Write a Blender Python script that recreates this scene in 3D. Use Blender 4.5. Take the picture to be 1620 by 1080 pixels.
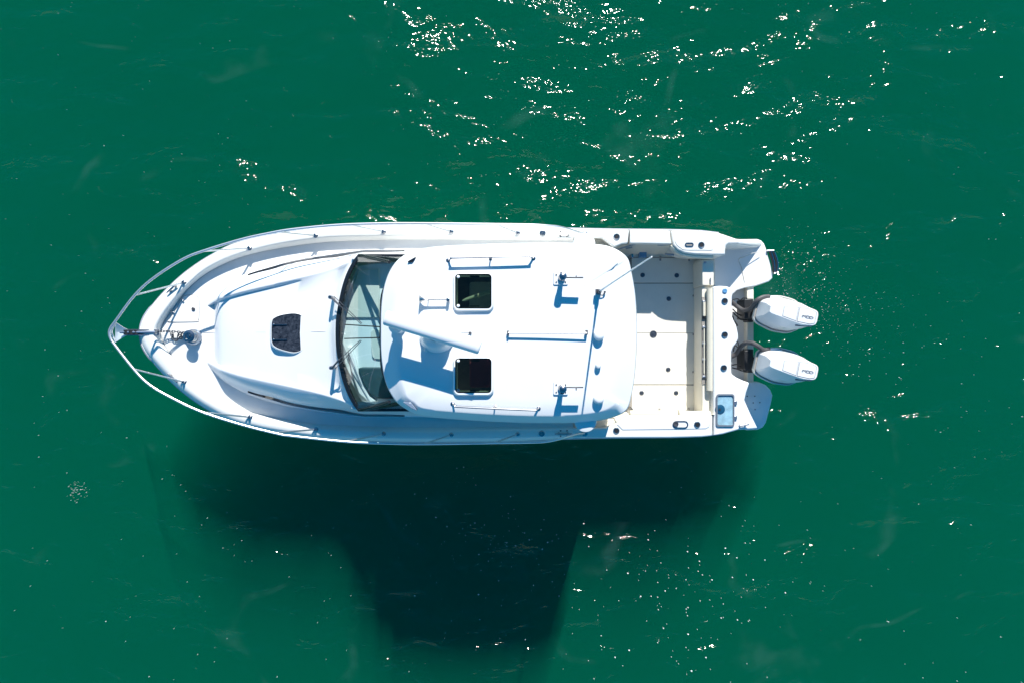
import bpy, bmesh, math, random
import numpy as np
from mathutils import Vector, Matrix, noise as mnoise

random.seed(7)
scene = bpy.context.scene
COL = scene.collection
for o in list(bpy.data.objects):
    bpy.data.objects.remove(o)

# ------------------------------------------------------------------ camera
ZC = 11.15                      # drone height over the water (m)
cam_d = bpy.data.cameras.new('camera')
cam = bpy.data.objects.new('camera', cam_d)
COL.objects.link(cam)
cam_d.sensor_width = 36.0
cam_d.lens = 24.0
cam_d.clip_end = 3000.0
cam.location = (0, 0, ZC)
cam.rotation_euler = (0, 0, 0)
scene.camera = cam

# ------------------------------------------------------------------ light
ELEV = math.radians(35.0)
AZ = math.atan2(0.155, 1.0)     # sun stands up-image, a little to the right
world = bpy.data.worlds.new('World')
scene.world = world
world.use_nodes = True
nt = world.node_tree
nt.nodes.clear()
sky = nt.nodes.new('ShaderNodeTexSky')
sky.sky_type = 'NISHITA'
sky.sun_disc = False
sky.sun_elevation = ELEV
sky.sun_rotation = AZ
sky.air_density = 1.0
sky.dust_density = 0.0
sky.ozone_density = 6.0
bg = nt.nodes.new('ShaderNodeBackground')
bg.inputs['Strength'].default_value = 0.10
wo = nt.nodes.new('ShaderNodeOutputWorld')
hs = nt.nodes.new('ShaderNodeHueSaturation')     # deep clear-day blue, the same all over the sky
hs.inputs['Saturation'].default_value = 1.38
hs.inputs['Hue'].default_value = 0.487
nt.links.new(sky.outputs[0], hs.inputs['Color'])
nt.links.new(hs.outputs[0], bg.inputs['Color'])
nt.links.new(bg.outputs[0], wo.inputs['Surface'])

sun_d = bpy.data.lights.new('sun', 'SUN')
sun_d.energy = 5.0
sun_d.angle = math.radians(0.5)
sun_d.color = (1.0, 0.965, 0.91)
sun = bpy.data.objects.new('sun', sun_d)
COL.objects.link(sun)
sdir = Vector((-math.sin(AZ) * math.cos(ELEV), -math.cos(AZ) * math.cos(ELEV), -math.sin(ELEV)))
sun.rotation_euler = sdir.to_track_quat('-Z', 'Y').to_euler()
sun.location = (2, 10, 20)

vs = scene.view_settings
vs.view_transform = 'Standard'
vs.look = 'None'
vs.gamma = 1.0
vs.exposure = 0.52
vs.use_curve_mapping = False
scene.cycles.volume_bounces = 1
scene.cycles.transparent_max_bounces = 24

# ------------------------------------------------------------------ materials
MATS = {}


def nodes_of(name):
    m = bpy.data.materials.new(name)
    m.use_nodes = True
    n = m.node_tree
    n.nodes.clear()
    out = n.nodes.new('ShaderNodeOutputMaterial')
    MATS[name] = m
    return m, n, out


def paint(name, col, rough=0.4, metal=0.0, var=0.06, scale=3.0, bump=0.0, bscale=200.0, coat=0.0, spec=0.5):
    """Principled with a faint procedural mottling, optional fine relief."""
    m, n, out = nodes_of(name)
    b = n.nodes.new('ShaderNodeBsdfPrincipled')
    tc = n.nodes.new('ShaderNodeTexCoord')
    nz = n.nodes.new('ShaderNodeTexNoise')
    nz.inputs['Scale'].default_value = scale
    nz.inputs['Detail'].default_value = 6
    nz.inputs['Roughness'].default_value = 0.6
    n.links.new(tc.outputs['Object'], nz.inputs['Vector'])
    rp = n.nodes.new('ShaderNodeValToRGB')
    lo = [max(0, c * (1 - var)) for c in col]
    hi = [min(1, c * (1 + var)) for c in col]
    rp.color_ramp.elements[0].position = 0.3
    rp.color_ramp.elements[0].color = (*lo, 1)
    rp.color_ramp.elements[1].position = 0.7
    rp.color_ramp.elements[1].color = (*hi, 1)
    n.links.new(nz.outputs['Fac'], rp.inputs['Fac'])
    n.links.new(rp.outputs[0], b.inputs['Base Color'])
    b.inputs['Roughness'].default_value = rough
    b.inputs['Metallic'].default_value = metal
    b.inputs['Specular IOR Level'].default_value = spec
    b.inputs['Coat Weight'].default_value = coat
    if bump:
        n2 = n.nodes.new('ShaderNodeTexNoise')
        n2.inputs['Scale'].default_value = bscale
        n2.inputs['Detail'].default_value = 2
        n.links.new(tc.outputs['Object'], n2.inputs['Vector'])
        bp = n.nodes.new('ShaderNodeBump')
        bp.inputs['Strength'].default_value = bump
        bp.inputs['Distance'].default_value = 0.01
        n.links.new(n2.outputs['Fac'], bp.inputs['Height'])
        n.links.new(bp.outputs[0], b.inputs['Normal'])
    n.links.new(b.outputs[0], out.inputs['Surface'])
    return m


def glass(name, tint, ior=1.45, rough=0.02):
    m, n, out = nodes_of(name)
    t = n.nodes.new('ShaderNodeBsdfTransparent')
    t.inputs['Color'].default_value = (*tint, 1)
    g = n.nodes.new('ShaderNodeBsdfGlossy')
    g.inputs['Roughness'].default_value = rough
    f = n.nodes.new('ShaderNodeLayerWeight')       # the same from either side of the pane
    pw = n.nodes.new('ShaderNodeMath')
    pw.operation = 'POWER'
    pw.inputs[1].default_value = 4.0
    n.links.new(f.outputs['Facing'], pw.inputs[0])
    ma = n.nodes.new('ShaderNodeMath')
    ma.operation = 'MULTIPLY_ADD'
    ma.inputs[1].default_value = 0.75
    ma.inputs[2].default_value = ((ior - 1) / (ior + 1)) ** 2 * 1.6
    n.links.new(pw.outputs[0], ma.inputs[0])
    mx = n.nodes.new('ShaderNodeMixShader')
    n.links.new(ma.outputs[0], mx.inputs[0])
    n.links.new(t.outputs[0], mx.inputs[1])
    n.links.new(g.outputs[0], mx.inputs[2])
    n.links.new(mx.outputs[0], out.inputs['Surface'])
    return m


GEL = paint('white_gelcoat', (0.80, 0.80, 0.79), 0.28, var=0.02, scale=1.2)
GELW = paint('warm_white_gelcoat', (0.80, 0.785, 0.73), 0.3, var=0.02, scale=1.2)
DECK = paint('nonskid_deck', (0.80, 0.79, 0.76), 0.6, var=0.03, scale=6, bump=0.25, bscale=160)
CREAM = paint('cream_gelcoat', (0.79, 0.745, 0.63), 0.4, var=0.03, scale=2.5)
SOLE = paint('cockpit_sole', (0.80, 0.765, 0.68), 0.6, var=0.03, scale=5, bump=0.25, bscale=180)
VINYL = paint('cream_vinyl', (0.72, 0.67, 0.54), 0.45, var=0.04, scale=8)
RAILST = paint('brushed_rail_steel', (0.72, 0.73, 0.75), 0.40, metal=0.9, var=0.04, scale=12)
STEEL = paint('stainless_steel', (0.42, 0.42, 0.43), 0.25, metal=1.0, var=0.04, scale=12)
DARKST = paint('dark_hardware', (0.10, 0.10, 0.11), 0.35, metal=0.4, var=0.1, scale=20)
RUBBER = paint('black_rubber', (0.015, 0.016, 0.018), 0.5, var=0.2, scale=20)
BLACKFR = paint('black_frame', (0.012, 0.014, 0.017), 0.22, var=0.1, scale=10)
NAVYGL = paint('dark_window', (0.010, 0.014, 0.022), 0.08, var=0.2, scale=10)
HOSE = paint('grey_hose', (0.075, 0.07, 0.07), 0.5, var=0.15, scale=30)
ENGW = paint('engine_white', (0.80, 0.80, 0.79), 0.25, var=0.015, scale=3)
ENGC = paint('engine_cream', (0.74, 0.74, 0.68), 0.3, var=0.02, scale=3)
GREYL = paint('grey_lettering', (0.16, 0.18, 0.21), 0.4, var=0.05)
SEAM = paint('seam_grey', (0.30, 0.28, 0.25), 0.7, var=0.15, scale=20)
STAIN = paint('weathered_tan', (0.38, 0.30, 0.17), 0.8, var=0.3, scale=30)
TEALPAD = paint('dark_teal_pad', (0.012, 0.045, 0.06), 0.6, var=0.2, scale=15)
DASHB = paint('beige_dash', (0.66, 0.65, 0.57), 0.6, var=0.03, scale=6)
INTW = paint('interior_white', (0.78, 0.80, 0.78), 0.5, var=0.03, scale=4)
CARPET = paint('cabin_floor', (0.16, 0.13, 0.12), 0.9, var=0.2, scale=12)
SEATF = paint('seat_fabric', (0.42, 0.43, 0.36), 0.8, var=0.08, scale=10)
SEATR = paint('maroon_seat', (0.26, 0.06, 0.08), 0.8, var=0.15, scale=10)
BLUEPL = paint('blue_plastic', (0.10, 0.28, 0.5), 0.4, var=0.1)
SINKB = paint('bait_well_liner', (0.66, 0.74, 0.76), 0.35, var=0.25, scale=9)
FOAMGLINT = paint('foam_glint_white', (0.62, 0.70, 0.70), 0.7, var=0.05)
SEABED = paint('seabed_mud', (0.02, 0.05, 0.035), 0.9, var=0.2, scale=0.3)
ROPE = paint('rope', (0.55, 0.53, 0.48), 0.8, var=0.1, scale=60)
GALV = paint('galvanised_steel', (0.42, 0.45, 0.50), 0.32, metal=0.85, var=0.12, scale=25)
WSGL = glass('windshield_glass', (0.78, 0.90, 0.92), 1.4)
SIDEGL = glass('clear_side_glass', (0.72, 0.84, 0.86), 1.45)
HATGL = glass('smoked_acrylic', (0.58, 0.66, 0.58), 1.30, 0.04)
WELLGL = glass('bait_well_lid_acrylic', (0.86, 0.94, 0.97), 1.4)


def hatch_mottle():
    m, n, out = nodes_of('frosted_dark_acrylic')
    b = n.nodes.new('ShaderNodeBsdfPrincipled')
    tc = n.nodes.new('ShaderNodeTexCoord')
    nz = n.nodes.new('ShaderNodeTexNoise')
    nz.inputs['Scale'].default_value = 26
    nz.inputs['Detail'].default_value = 8
    nz.inputs['Roughness'].default_value = 0.7
    n.links.new(tc.outputs['Object'], nz.inputs['Vector'])
    rp = n.nodes.new('ShaderNodeValToRGB')
    rp.color_ramp.elements[0].position = 0.38
    rp.color_ramp.elements[0].color = (0.008, 0.011, 0.018, 1)
    rp.color_ramp.elements[1].position = 0.68
    rp.color_ramp.elements[1].color = (0.06, 0.07, 0.09, 1)
    n.links.new(nz.outputs['Fac'], rp.inputs['Fac'])
    n.links.new(rp.outputs[0], b.inputs['Base Color'])
    b.inputs['Roughness'].default_value = 0.25
    n.links.new(b.outputs[0], out.inputs['Surface'])
    return m


FROST = hatch_mottle()


def water_mat():
    m, n, out = nodes_of('sea_water')
    L = n.links.new
    geo = n.nodes.new('ShaderNodeNewGeometry')

    def noise(scale, detail, rough, stretch=(1, 1, 1), rot=0.0, dist=0.0):
        mp = n.nodes.new('ShaderNodeMapping')
        mp.inputs['Scale'].default_value = stretch
        mp.inputs['Rotation'].default_value = (0, 0, rot)
        L(geo.outputs['Position'], mp.inputs['Vector'])
        t = n.nodes.new('ShaderNodeTexNoise')
        t.inputs['Scale'].default_value = scale
        t.inputs['Detail'].default_value = detail
        t.inputs['Roughness'].default_value = rough
        t.inputs['Distortion'].default_value = dist
        L(mp.outputs[0], t.inputs['Vector'])
        return t.outputs['Fac']

    def bump(h, dist, prev=None, strength=1.0):
        b = n.nodes.new('ShaderNodeBump')
        b.inputs['Strength'].default_value = strength
        b.inputs['Distance'].default_value = dist
        L(h, b.inputs['Height'])
        if prev is not None:
            L(prev, b.inputs['Normal'])
        return b.outputs[0]

    b1 = bump(noise(0.55, 2, 0.5, (0.7, 1.5, 1), 0.25, 0.3), 0.52)
    b2 = bump(noise(2.3, 3, 0.55, (0.7, 1.4, 1), -0.2, 0.4), 0.112, b1)
    b3 = bump(noise(10, 1.5, 0.5, (0.8, 1.25, 1), 0.4), 0.0125, b2)
    # churned water aft of the boat
    ds = n.nodes.new('ShaderNodeVectorMath')
    ds.operation = 'DISTANCE'
    ds.inputs[1].default_value = (5.2, 0.9, 0.0)
    L(geo.outputs['Position'], ds.inputs[0])
    mr = n.nodes.new('ShaderNodeMapRange')
    mr.interpolation_type = 'SMOOTHSTEP'
    mr.inputs['From Min'].default_value = 0.2
    mr.inputs['From Max'].default_value = 2.4
    mr.inputs['To Min'].default_value = 1.0
    mr.inputs['To Max'].default_value = 0.0
    L(ds.outputs['Value'], mr.inputs['Value'])
    hm = n.nodes.new('ShaderNodeMath')
    hm.operation = 'MULTIPLY'
    L(noise(7, 1.5, 0.5, (0.8, 1.3, 1), 0.5, 0.8), hm.inputs[0])
    L(mr.outputs[0], hm.inputs[1])
    b3 = bump(hm.outputs[0], 0.035, b3)
    fr = n.nodes.new('ShaderNodeFresnel')
    fr.inputs['IOR'].default_value = 1.33
    gl = n.nodes.new('ShaderNodeBsdfGlossy')
    gl.inputs['Roughness'].default_value = 0.065
    L(b3, gl.inputs['Normal'])
    tr = n.nodes.new('ShaderNodeBsdfTransparent')
    mx = n.nodes.new('ShaderNodeMixShader')
    front = n.nodes.new('ShaderNodeMath')      # reflect on the air side only: light enters from any angle
    front.operation = 'SUBTRACT'
    front.inputs[0].default_value = 1.0
    L(geo.outputs['Backfacing'], front.inputs[1])
    fm = n.nodes.new('ShaderNodeMath')
    fm.operation = 'MULTIPLY'
    L(fr.outputs[0], fm.inputs[0])
    L(front.outputs[0], fm.inputs[1])
    L(fm.outputs[0], mx.inputs[0])
    L(tr.outputs[0], mx.inputs[1])
    L(gl.outputs[0], mx.inputs[2])
    # thin pale wisps in diffuse colour, painting sky reflections on wave crests
    wn = noise(0.30, 2.5, 0.45, (0.9, 1.3, 1), 0.6, 0.15)
    rid = n.nodes.new('ShaderNodeMath')
    rid.operation = 'SUBTRACT'
    rid.inputs[1].default_value = 0.5
    L(wn, rid.inputs[0])
    rab = n.nodes.new('ShaderNodeMath')
    rab.operation = 'ABSOLUTE'
    L(rid.outputs[0], rab.inputs[0])
    rmr = n.nodes.new('ShaderNodeMapRange')
    rmr.interpolation_type = 'SMOOTHERSTEP'
    rmr.inputs['From Min'].default_value = 0.0
    rmr.inputs['From Max'].default_value = 0.02
    rmr.inputs['To Min'].default_value = 1.0
    rmr.inputs['To Max'].default_value = 0.0
    L(rab.outputs[0], rmr.inputs['Value'])
    big = noise(0.8, 3, 0.6, (1, 1, 1), 1.0)
    bmr = n.nodes.new('ShaderNodeMapRange')
    bmr.interpolation_type = 'SMOOTHSTEP'
    bmr.inputs['From Min'].default_value = 0.48
    bmr.inputs['From Max'].default_value = 0.72
    bmr.inputs['To Min'].default_value = 0.0
    bmr.inputs['To Max'].default_value = 0.032
    L(big, bmr.inputs['Value'])
    w1 = n.nodes.new('ShaderNodeMath')
    w1.operation = 'MULTIPLY'
    L(rmr.outputs[0], w1.inputs[0])
    L(bmr.outputs[0], w1.inputs[1])
    w2 = n.nodes.new('ShaderNodeMath')
    w2.operation = 'MULTIPLY'
    L(w1.outputs[0], w2.inputs[0])
    L(front.outputs[0], w2.inputs[1])
    df = n.nodes.new('ShaderNodeBsdfDiffuse')
    df.inputs['Color'].default_value = (0.35, 0.62, 0.62, 1)
    mx2 = n.nodes.new('ShaderNodeMixShader')
    L(w2.outputs[0], mx2.inputs[0])
    L(mx.outputs[0], mx2.inputs[1])
    L(df.outputs[0], mx2.inputs[2])
    L(mx2.outputs[0], out.inputs['Surface'])
    sc = n.nodes.new('ShaderNodeVolumeScatter')
    sc.inputs['Color'].default_value = (0.01, 0.71, 0.42, 1)
    sc.inputs['Density'].default_value = 0.22
    ab = n.nodes.new('ShaderNodeVolumeAbsorption')
    ab.inputs['Color'].default_value = (0.0, 0.72, 0.62, 1)
    ab.inputs['Density'].default_value = 1.0
    ad = n.nodes.new('ShaderNodeAddShader')
    L(sc.outputs[0], ad.inputs[0])
    L(ab.outputs[0], ad.inputs[1])
    L(ad.outputs[0], out.inputs['Volume'])
    return m


WATER = water_mat()

# ------------------------------------------------------------------ helpers
Y0 = 0.118                        # the boat's centre plane
WLOC = {}                         # world location of each object


def P(px, py, z):
    k = (ZC - z) / 1080.0
    return Vector(((px - 810) * k, (540 - py) * k, z))


def Hh(px, half, z, side):
    k = (ZC - z) / 1080.0
    return Vector(((px - 810) * k, Y0 + side * half * k, z))


def pchip(pts):
    xs = np.array([p[0] for p in pts], float)
    ys = np.array([p[1] for p in pts], float)
    h = np.diff(xs)
    d = np.diff(ys) / h
    m = np.zeros(len(xs))
    m[0], m[-1] = d[0], d[-1]
    for i in range(1, len(xs) - 1):
        if d[i - 1] * d[i] > 0:
            w1, w2 = 2 * h[i] + h[i - 1], h[i] + 2 * h[i - 1]
            m[i] = (w1 + w2) / (w1 / d[i - 1] + w2 / d[i])

    def f(x):
        x = min(max(x, xs[0]), xs[-1])
        i = int(min(max(np.searchsorted(xs, x) - 1, 0), len(h) - 1))
        t = (x - xs[i]) / h[i]
        return float((2 * t**3 - 3 * t**2 + 1) * ys[i] + (t**3 - 2 * t**2 + t) * h[i] * m[i]
                     + (-2 * t**3 + 3 * t**2) * ys[i + 1] + (t**3 - t**2) * h[i] * m[i + 1])
    return f


def hcurve(pts):
    """Half-breadth curve that starts round at its tip: interpolate the square."""
    f = pchip([(x, y * y) for x, y in pts])
    return (lambda x: math.sqrt(max(0.0, f(x)))), pts[0][0], pts[-1][0]


def catmull(pts, n=8, closed=False):
    pts = [Vector(p) for p in pts]
    res = []
    N = len(pts)
    rng = range(N) if closed else range(N - 1)
    for i in rng:
        p1, p2 = pts[i], pts[(i + 1) % N]
        p0 = pts[(i - 1) % N] if (closed or i > 0) else p1 * 2 - p2
        p3 = pts[(i + 2) % N] if (closed or i < N - 2) else p2 * 2 - p1
        for k in range(n):
            t = k / n
            res.append(0.5 * ((2 * p1) + (p2 - p0) * t + (2 * p0 - 5 * p1 + 4 * p2 - p3) * t * t
                              + (3 * p1 - p0 - 3 * p2 + p3) * t ** 3))
    if not closed:
        res.append(pts[-1])
    return res


def empty(name, loc, parent=None):
    o = bpy.data.objects.new(name, None)
    COL.objects.link(o)
    WLOC[o.name] = Vector(loc)
    if parent:
        o.parent = parent
        o.location = Vector(loc) - WLOC[parent.name]
    else:
        o.location = loc
    o.empty_display_size = 0.3
    return o


def mk(name, bm, mat, parent=None, loc=None, smooth=35, bevel=0.0, seg=2, rot=None):
    """bm in world space (loc None) or local round loc."""
    bmesh.ops.remove_doubles(bm, verts=bm.verts, dist=0.0002)
    bmesh.ops.recalc_face_normals(bm, faces=bm.faces)
    me = bpy.data.meshes.new(name)
    if loc is None:
        c = Vector((0, 0, 0))
        for v in bm.verts:
            c += v.co
        c /= max(1, len(bm.verts))
        for v in bm.verts:
            v.co -= c
        loc = c
    bm.to_mesh(me)
    bm.free()
    if smooth:
        me.polygons.foreach_set('use_smooth', [True] * len(me.polygons))
        me.set_sharp_from_angle(angle=math.radians(smooth))
    me.materials.append(mat)
    o = bpy.data.objects.new(name, me)
    COL.objects.link(o)
    place(o, loc, parent, rot)
    if bevel:
        b = o.modifiers.new('bevel', 'BEVEL')
        b.width = bevel
        b.segments = seg
        b.limit_method = 'ANGLE'
        b.angle_limit = math.radians(40)
    return o


def place(o, loc, parent, rot=None):
    WLOC[o.name] = Vector(loc)
    if parent:
        o.parent = parent
        o.location = Vector(loc) - WLOC[parent.name]
    else:
        o.location = loc
    if rot:
        o.rotation_euler = rot


def dup(o, loc, parent, rot=None):
    """copy of a part with copies of its own sub-parts"""
    c = o.copy()
    COL.objects.link(c)
    place(c, loc, parent, rot)
    for ch in o.children:
        k = ch.copy()
        COL.objects.link(k)
        k.parent = c
        WLOC[k.name] = WLOC[c.name] + k.location
    return c


def loft(bm, rows, closed=False, capa=False, capb=False):
    vr = [[bm.verts.new(p) for p in r] for r in rows]
    for i in range(len(vr) - 1):
        n = len(vr[i])
        for j in range(n if closed else n - 1):
            q = [vr[i][j], vr[i][(j + 1) % n], vr[i + 1][(j + 1) % n], vr[i + 1][j]]
            if len({tuple(round(c, 6) for c in v.co) for v in q}) > 2:
                bm.faces.new(q)
    if capa:
        bm.faces.new(vr[0])
    if capb:
        bm.faces.new(list(reversed(vr[-1])))
    return vr


def prism(bm, pts_top, zbot, pts_bot=None):
    """pts_top 3-D points, walls straight down to zbot"""
    t = [bm.verts.new(p) for p in pts_top]
    if pts_bot is None:
        pts_bot = [Vector((p[0], p[1], zbot)) for p in pts_top]
    b = [bm.verts.new(p) for p in pts_bot]
    n = len(t)
    bm.faces.new(t)
    bm.faces.new(list(reversed(b)))
    for i in range(n):
        bm.faces.new([t[i], b[i], b[(i + 1) % n], t[(i + 1) % n]])


def pxprism(name, px, ztop, zbot, mat, parent, bevel=0.0, seg=2, smooth=35):
    bm = bmesh.new()
    prism(bm, [P(x, y, ztop) for x, y in px], zbot)
    return mk(name, bm, mat, parent, bevel=bevel, seg=seg, smooth=smooth)


def box(bm, c, s, rz=0.0):
    c = Vector(c)
    R = Matrix.Rotation(rz, 3, 'Z')
    v = []
    for sx in (-.5, .5):
        for sy in (-.5, .5):
            for sz in (-.5, .5):
                v.append(bm.verts.new(c + R @ Vector((sx * s[0], sy * s[1], sz * s[2]))))
    for f in ((0, 1, 3, 2), (4, 6, 7, 5), (0, 4, 5, 1), (2, 3, 7, 6), (0, 2, 6, 4), (1, 5, 7, 3)):
        bm.faces.new([v[i] for i in f])


def tube(bm, pts, r, n=8, taper=None):
    pts = [Vector(p) for p in pts]
    rows = []
    up = Vector((0, 0, 1))
    for i, p in enumerate(pts):
        d = (pts[min(i + 1, len(pts) - 1)] - pts[max(i - 1, 0)])
        d.normalize()
        a = up if abs(d.dot(up)) < 0.95 else Vector((1, 0, 0))
        u = d.cross(a).normalized()
        w = u.cross(d).normalized()
        rr = r if taper is None else r + (taper - r) * i / (len(pts) - 1)
        rows.append([p + (u * math.cos(2 * math.pi * k / n) + w * math.sin(2 * math.pi * k / n)) * rr for k in range(n)])
    loft(bm, rows, True, True, True)


def lathe(bm, prof, n=20, c=(0, 0, 0), capa=True, capb=True):
    c = Vector(c)
    rows = [[c + Vector((r * math.cos(2 * math.pi * k / n), r * math.sin(2 * math.pi * k / n), z)) for k in range(n)] for r, z in prof]
    loft(bm, rows, True, capa, capb)


def rrect(x0, y0, x1, y1, r, n=5):
    pts = []
    for cx, cy, a0 in ((x1 - r, y1 - r, 0), (x0 + r, y1 - r, 90), (x0 + r, y0 + r, 180), (x1 - r, y0 + r, 270)):
        for k in range(n + 1):
            a = math.radians(a0 + 90 * k / n)
            pts.append((cx + r * math.cos(a), cy + r * math.sin(a)))
    return pts


def tag(o, label, cat, group=None):
    o['label'] = label
    o['category'] = cat
    if group:
        o['group'] = group
    return o


# ------------------------------------------------------------------ water
def make_water():
    def axis(inner, step, outer):
        a = list(np.arange(-inner, inner + 1e-6, step))
        x, s, pos = inner, step, []
        while x < outer:
            s *= 1.35
            x += s
            pos.append(x)
        return [-v for v in reversed(pos)] + a + pos
    xs = axis(13.0, 0.16, 900)
    ys = axis(11.0, 0.16, 900)
    bm = bmesh.new()
    g = []
    for y in ys:
        row = []
        for x in xs:
            f = math.exp(-max(0, math.hypot(x, y) - 25) / 20)
            z = (mnoise.noise(Vector((x * .33 + 3, y * .6 + x * .1, 0.3))) * .05
                 + mnoise.noise(Vector((x * .9 - y * .3, y * 1.7, 5.1))) * .022) * f
            row.append(bm.verts.new((x, y, z)))
        g.append(row)
    ny, nx = len(ys), len(xs)
    for j in range(ny - 1):
        for i in range(nx - 1):
            bm.faces.new((g[j][i], g[j][i + 1], g[j + 1][i + 1], g[j + 1][i]))
    D = -14.0
    rim = [g[0][i] for i in range(nx)] + [g[j][nx - 1] for j in range(1, ny)] + \
          [g[ny - 1][i] for i in range(nx - 2, -1, -1)] + [g[j][0] for j in range(ny - 2, 0, -1)]
    bot = [bm.verts.new((v.co.x, v.co.y, D)) for v in rim]
    n = len(rim)
    for i in range(n):
        bm.faces.new((rim[i], bot[i], bot[(i + 1) % n], rim[(i + 1) % n]))
    bm.faces.new(list(reversed(bot)))
    o = mk('water', bm, WATER, loc=(0, 0, 0), smooth=180)
    o['kind'] = 'structure'
    bm = bmesh.new()
    box(bm, (0, 0, -14.6), (2200, 2200, 1.0))
    s = mk('seabed', bm, SEABED, loc=(0, 0, 0), smooth=0)
    s['kind'] = 'structure'


make_water()

# ------------------------------------------------------------------ the boat
BX = P(700, 527, 0.0)
boat = empty('motorboat', (BX.x, Y0, 0.0))
tag(boat, 'white cabin motorboat with hardtop and twin outboard engines lying on green water', 'boat')


def zs(x):
    """height of the gunwale along the boat"""
    return 1.08 + 0.40 * (max(0.0, 900 - x) / 680.0) ** 1.6


def zd(x):
    return zs(x) - 0.13


cA = hcurve([(221, 0), (225, 20), (240, 43), (264, 70), (293, 96), (330, 121), (373, 142), (434, 156), (531, 168), (661, 171), (800, 170), (893, 166), (907, 165.5)])
cB = hcurve([(229, 0), (233, 19), (247, 40), (270, 64), (297, 89), (333, 113.5), (375, 134.5), (435, 149), (531, 161), (661, 164.5), (800, 163.5), (907, 159.5)])
cC = hcurve([(243, 0), (247, 14), (264, 41), (290, 71), (327, 103), (382, 127), (460, 145), (531, 153), (661, 155), (800, 152), (907, 150)])
cD = hcurve([(254, 0), (258, 16), (275, 41), (297, 70), (336, 100), (391, 123), (460, 137), (531, 145), (661, 148), (800, 147), (907, 146)])
NST = 70


def station(c, u):
    f, x0, x1 = c
    x = x0 + (x1 - x0) * u ** 2.0
    return x, f(x)


# hull shell
hullA = hcurve([(221, 0), (225, 20), (240, 43), (264, 70), (293, 96), (330, 121), (373, 142), (434, 156), (531, 168), (661, 171), (800, 170), (893, 166), (995, 164), (1058, 163.5), (1121, 161), (1144, 157), (1168, 149), (1192, 147)])


def build_hull():
    for side in (1,):
        bm = bmesh.new()
        for s in (1, -1):
            rows = []
            for i in range(NST + 1):
                x, h = station(hullA, i / NST)
                z0 = zs(x) - 0.07
                if x > 1120:
                    t = min(1, (x - 1120) / 45.0)
                    z0 = z0 + (0.44 - z0) * t * t * (3 - 2 * t)
                a = Hh(x, h, z0, s)
                bowf = max(0.0, 1 - (x - 221) / 420.0)
                row = [a]
                hy = (a.y - Y0)
                for fr, zz, rake in ((0.965, z0 - 0.07, .03), (0.93, z0 * 0.62, .22), (0.86, z0 * 0.3, .48), (0.80, 0.04, .75), (0.55, -0.22, 1.0), (0.0, -0.45, 1.25)):
                    fl = fr * (1 - bowf * (1 - fr) * 0.9 - bowf * bowf * 0.35 * min(1, rake))
                    row.append(Vector((a.x + rake * 1.0 * bowf ** 2, Y0 + hy * max(0, fl), zz)))
                rows.append(row)
            vr = loft(bm, rows)
            # transom
            last = [v.co.copy() for v in vr[-1]]
            mid = [Vector((p.x, Y0, p.z)) for p in last]
            loft(bm, [last, mid])
        mk('hull', bm, GEL, boat)


build_hull()

# rub rail along the hull edge
bm = bmesh.new()
for s in (1, -1):
    rows = []
    for i in range(NST + 1):
        x, h = station(hullA, i / NST)
        if x > 1140:
            break
        z = zs(x) - 0.085
        rows.append([Hh(x, h, z + .012, s), Hh(x - (1.5 if x < 240 else 0), h + 1.3, z, s), Hh(x, h, z - .016, s)])
    loft(bm, rows)
mk('rub_rail', bm, paint('rub_rail_grey', (0.35, 0.37, 0.42), 0.4), boat)

# raised toe rail round the foredeck and along the side decks
bm = bmesh.new()
for s in (1, -1):
    rows = []
    for i in range(NST + 1):
        u = i / NST
        xa, ha = station(cA, u)
        xb, hb = station(cB, u)
        xc, hc = station(cC, u)
        xd, hd = station(cD, u)
        L = lambda a, b, t: a + (b - a) * t
        z = zs(xb)
        rows.append([Hh(xa, ha, z - .075, s), Hh(L(xa, xb, .35), L(ha, hb, .35), z - .03, s), Hh(L(xa, xb, .7), L(ha, hb, .7), z - .008, s),
                     Hh(xb, hb, z, s), Hh(L(xb, xc, .85), L(hb, hc, .85), z, s), Hh(xc, hc, z - .006, s), Hh(L(xc, xd, .3), L(hc, hd, .3), z - .03, s),
                     Hh(L(xc, xd, .8), L(hc, hd, .8), z - .11, s), Hh(xd, hd, z - .135, s)])
    loft(bm, rows)
mk('toe_rail', bm, GELW, boat, smooth=50)

# foredeck and side decks
bm = bmesh.new()
for s in (1, -1):
    rows = []
    for i in range(NST + 1):
        x, h = station(cD, i / NST)
        h += 1.0
        inner = 0.0 if x < 600 else 108.0
        z = zd(x)
        r = []
        for k in range(7):
            hh = h + (inner - h) * k / 6
            r.append(Hh(x, hh, z + 0.03 * (1 - (hh / max(h, 1)) ** 2) * (1 if x < 500 else 0), s))
        rows.append(r)
    loft(bm, rows)
mk('foredeck', bm, DECK, boat, smooth=40)

# ---- trunk cabin (raised coach roof in front of the windshield)
crest = pchip([(327, 45), (349, 57), (420, 76), (460, 84), (529, 100), (568, 118)])
ledge = pchip([(327, 47), (353, 69), (391, 86), (432, 98), (460, 107), (531, 119), (575, 126)])
base = pchip([(327, 49), (353, 75), (391, 97), (420, 107), (460, 117), (531, 128), (575, 133)])
zplat = pchip([(327, 1.23), (338, 1.25), (346, 1.40), (355, 1.45), (420, 1.55), (460, 1.61), (515, 1.73), (523, 1.76), (530, 1.86), (568, 1.90)])
zcrest = pchip([(327, 1.27), (338, 1.36), (352, 1.49), (420, 1.595), (460, 1.645), (515, 1.74), (530, 1.86), (568, 1.91)])
wcurve = pchip([(0, 532), (15, 532.3), (48, 537), (84, 546), (115, 561), (124, 568), (140, 575)])


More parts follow.
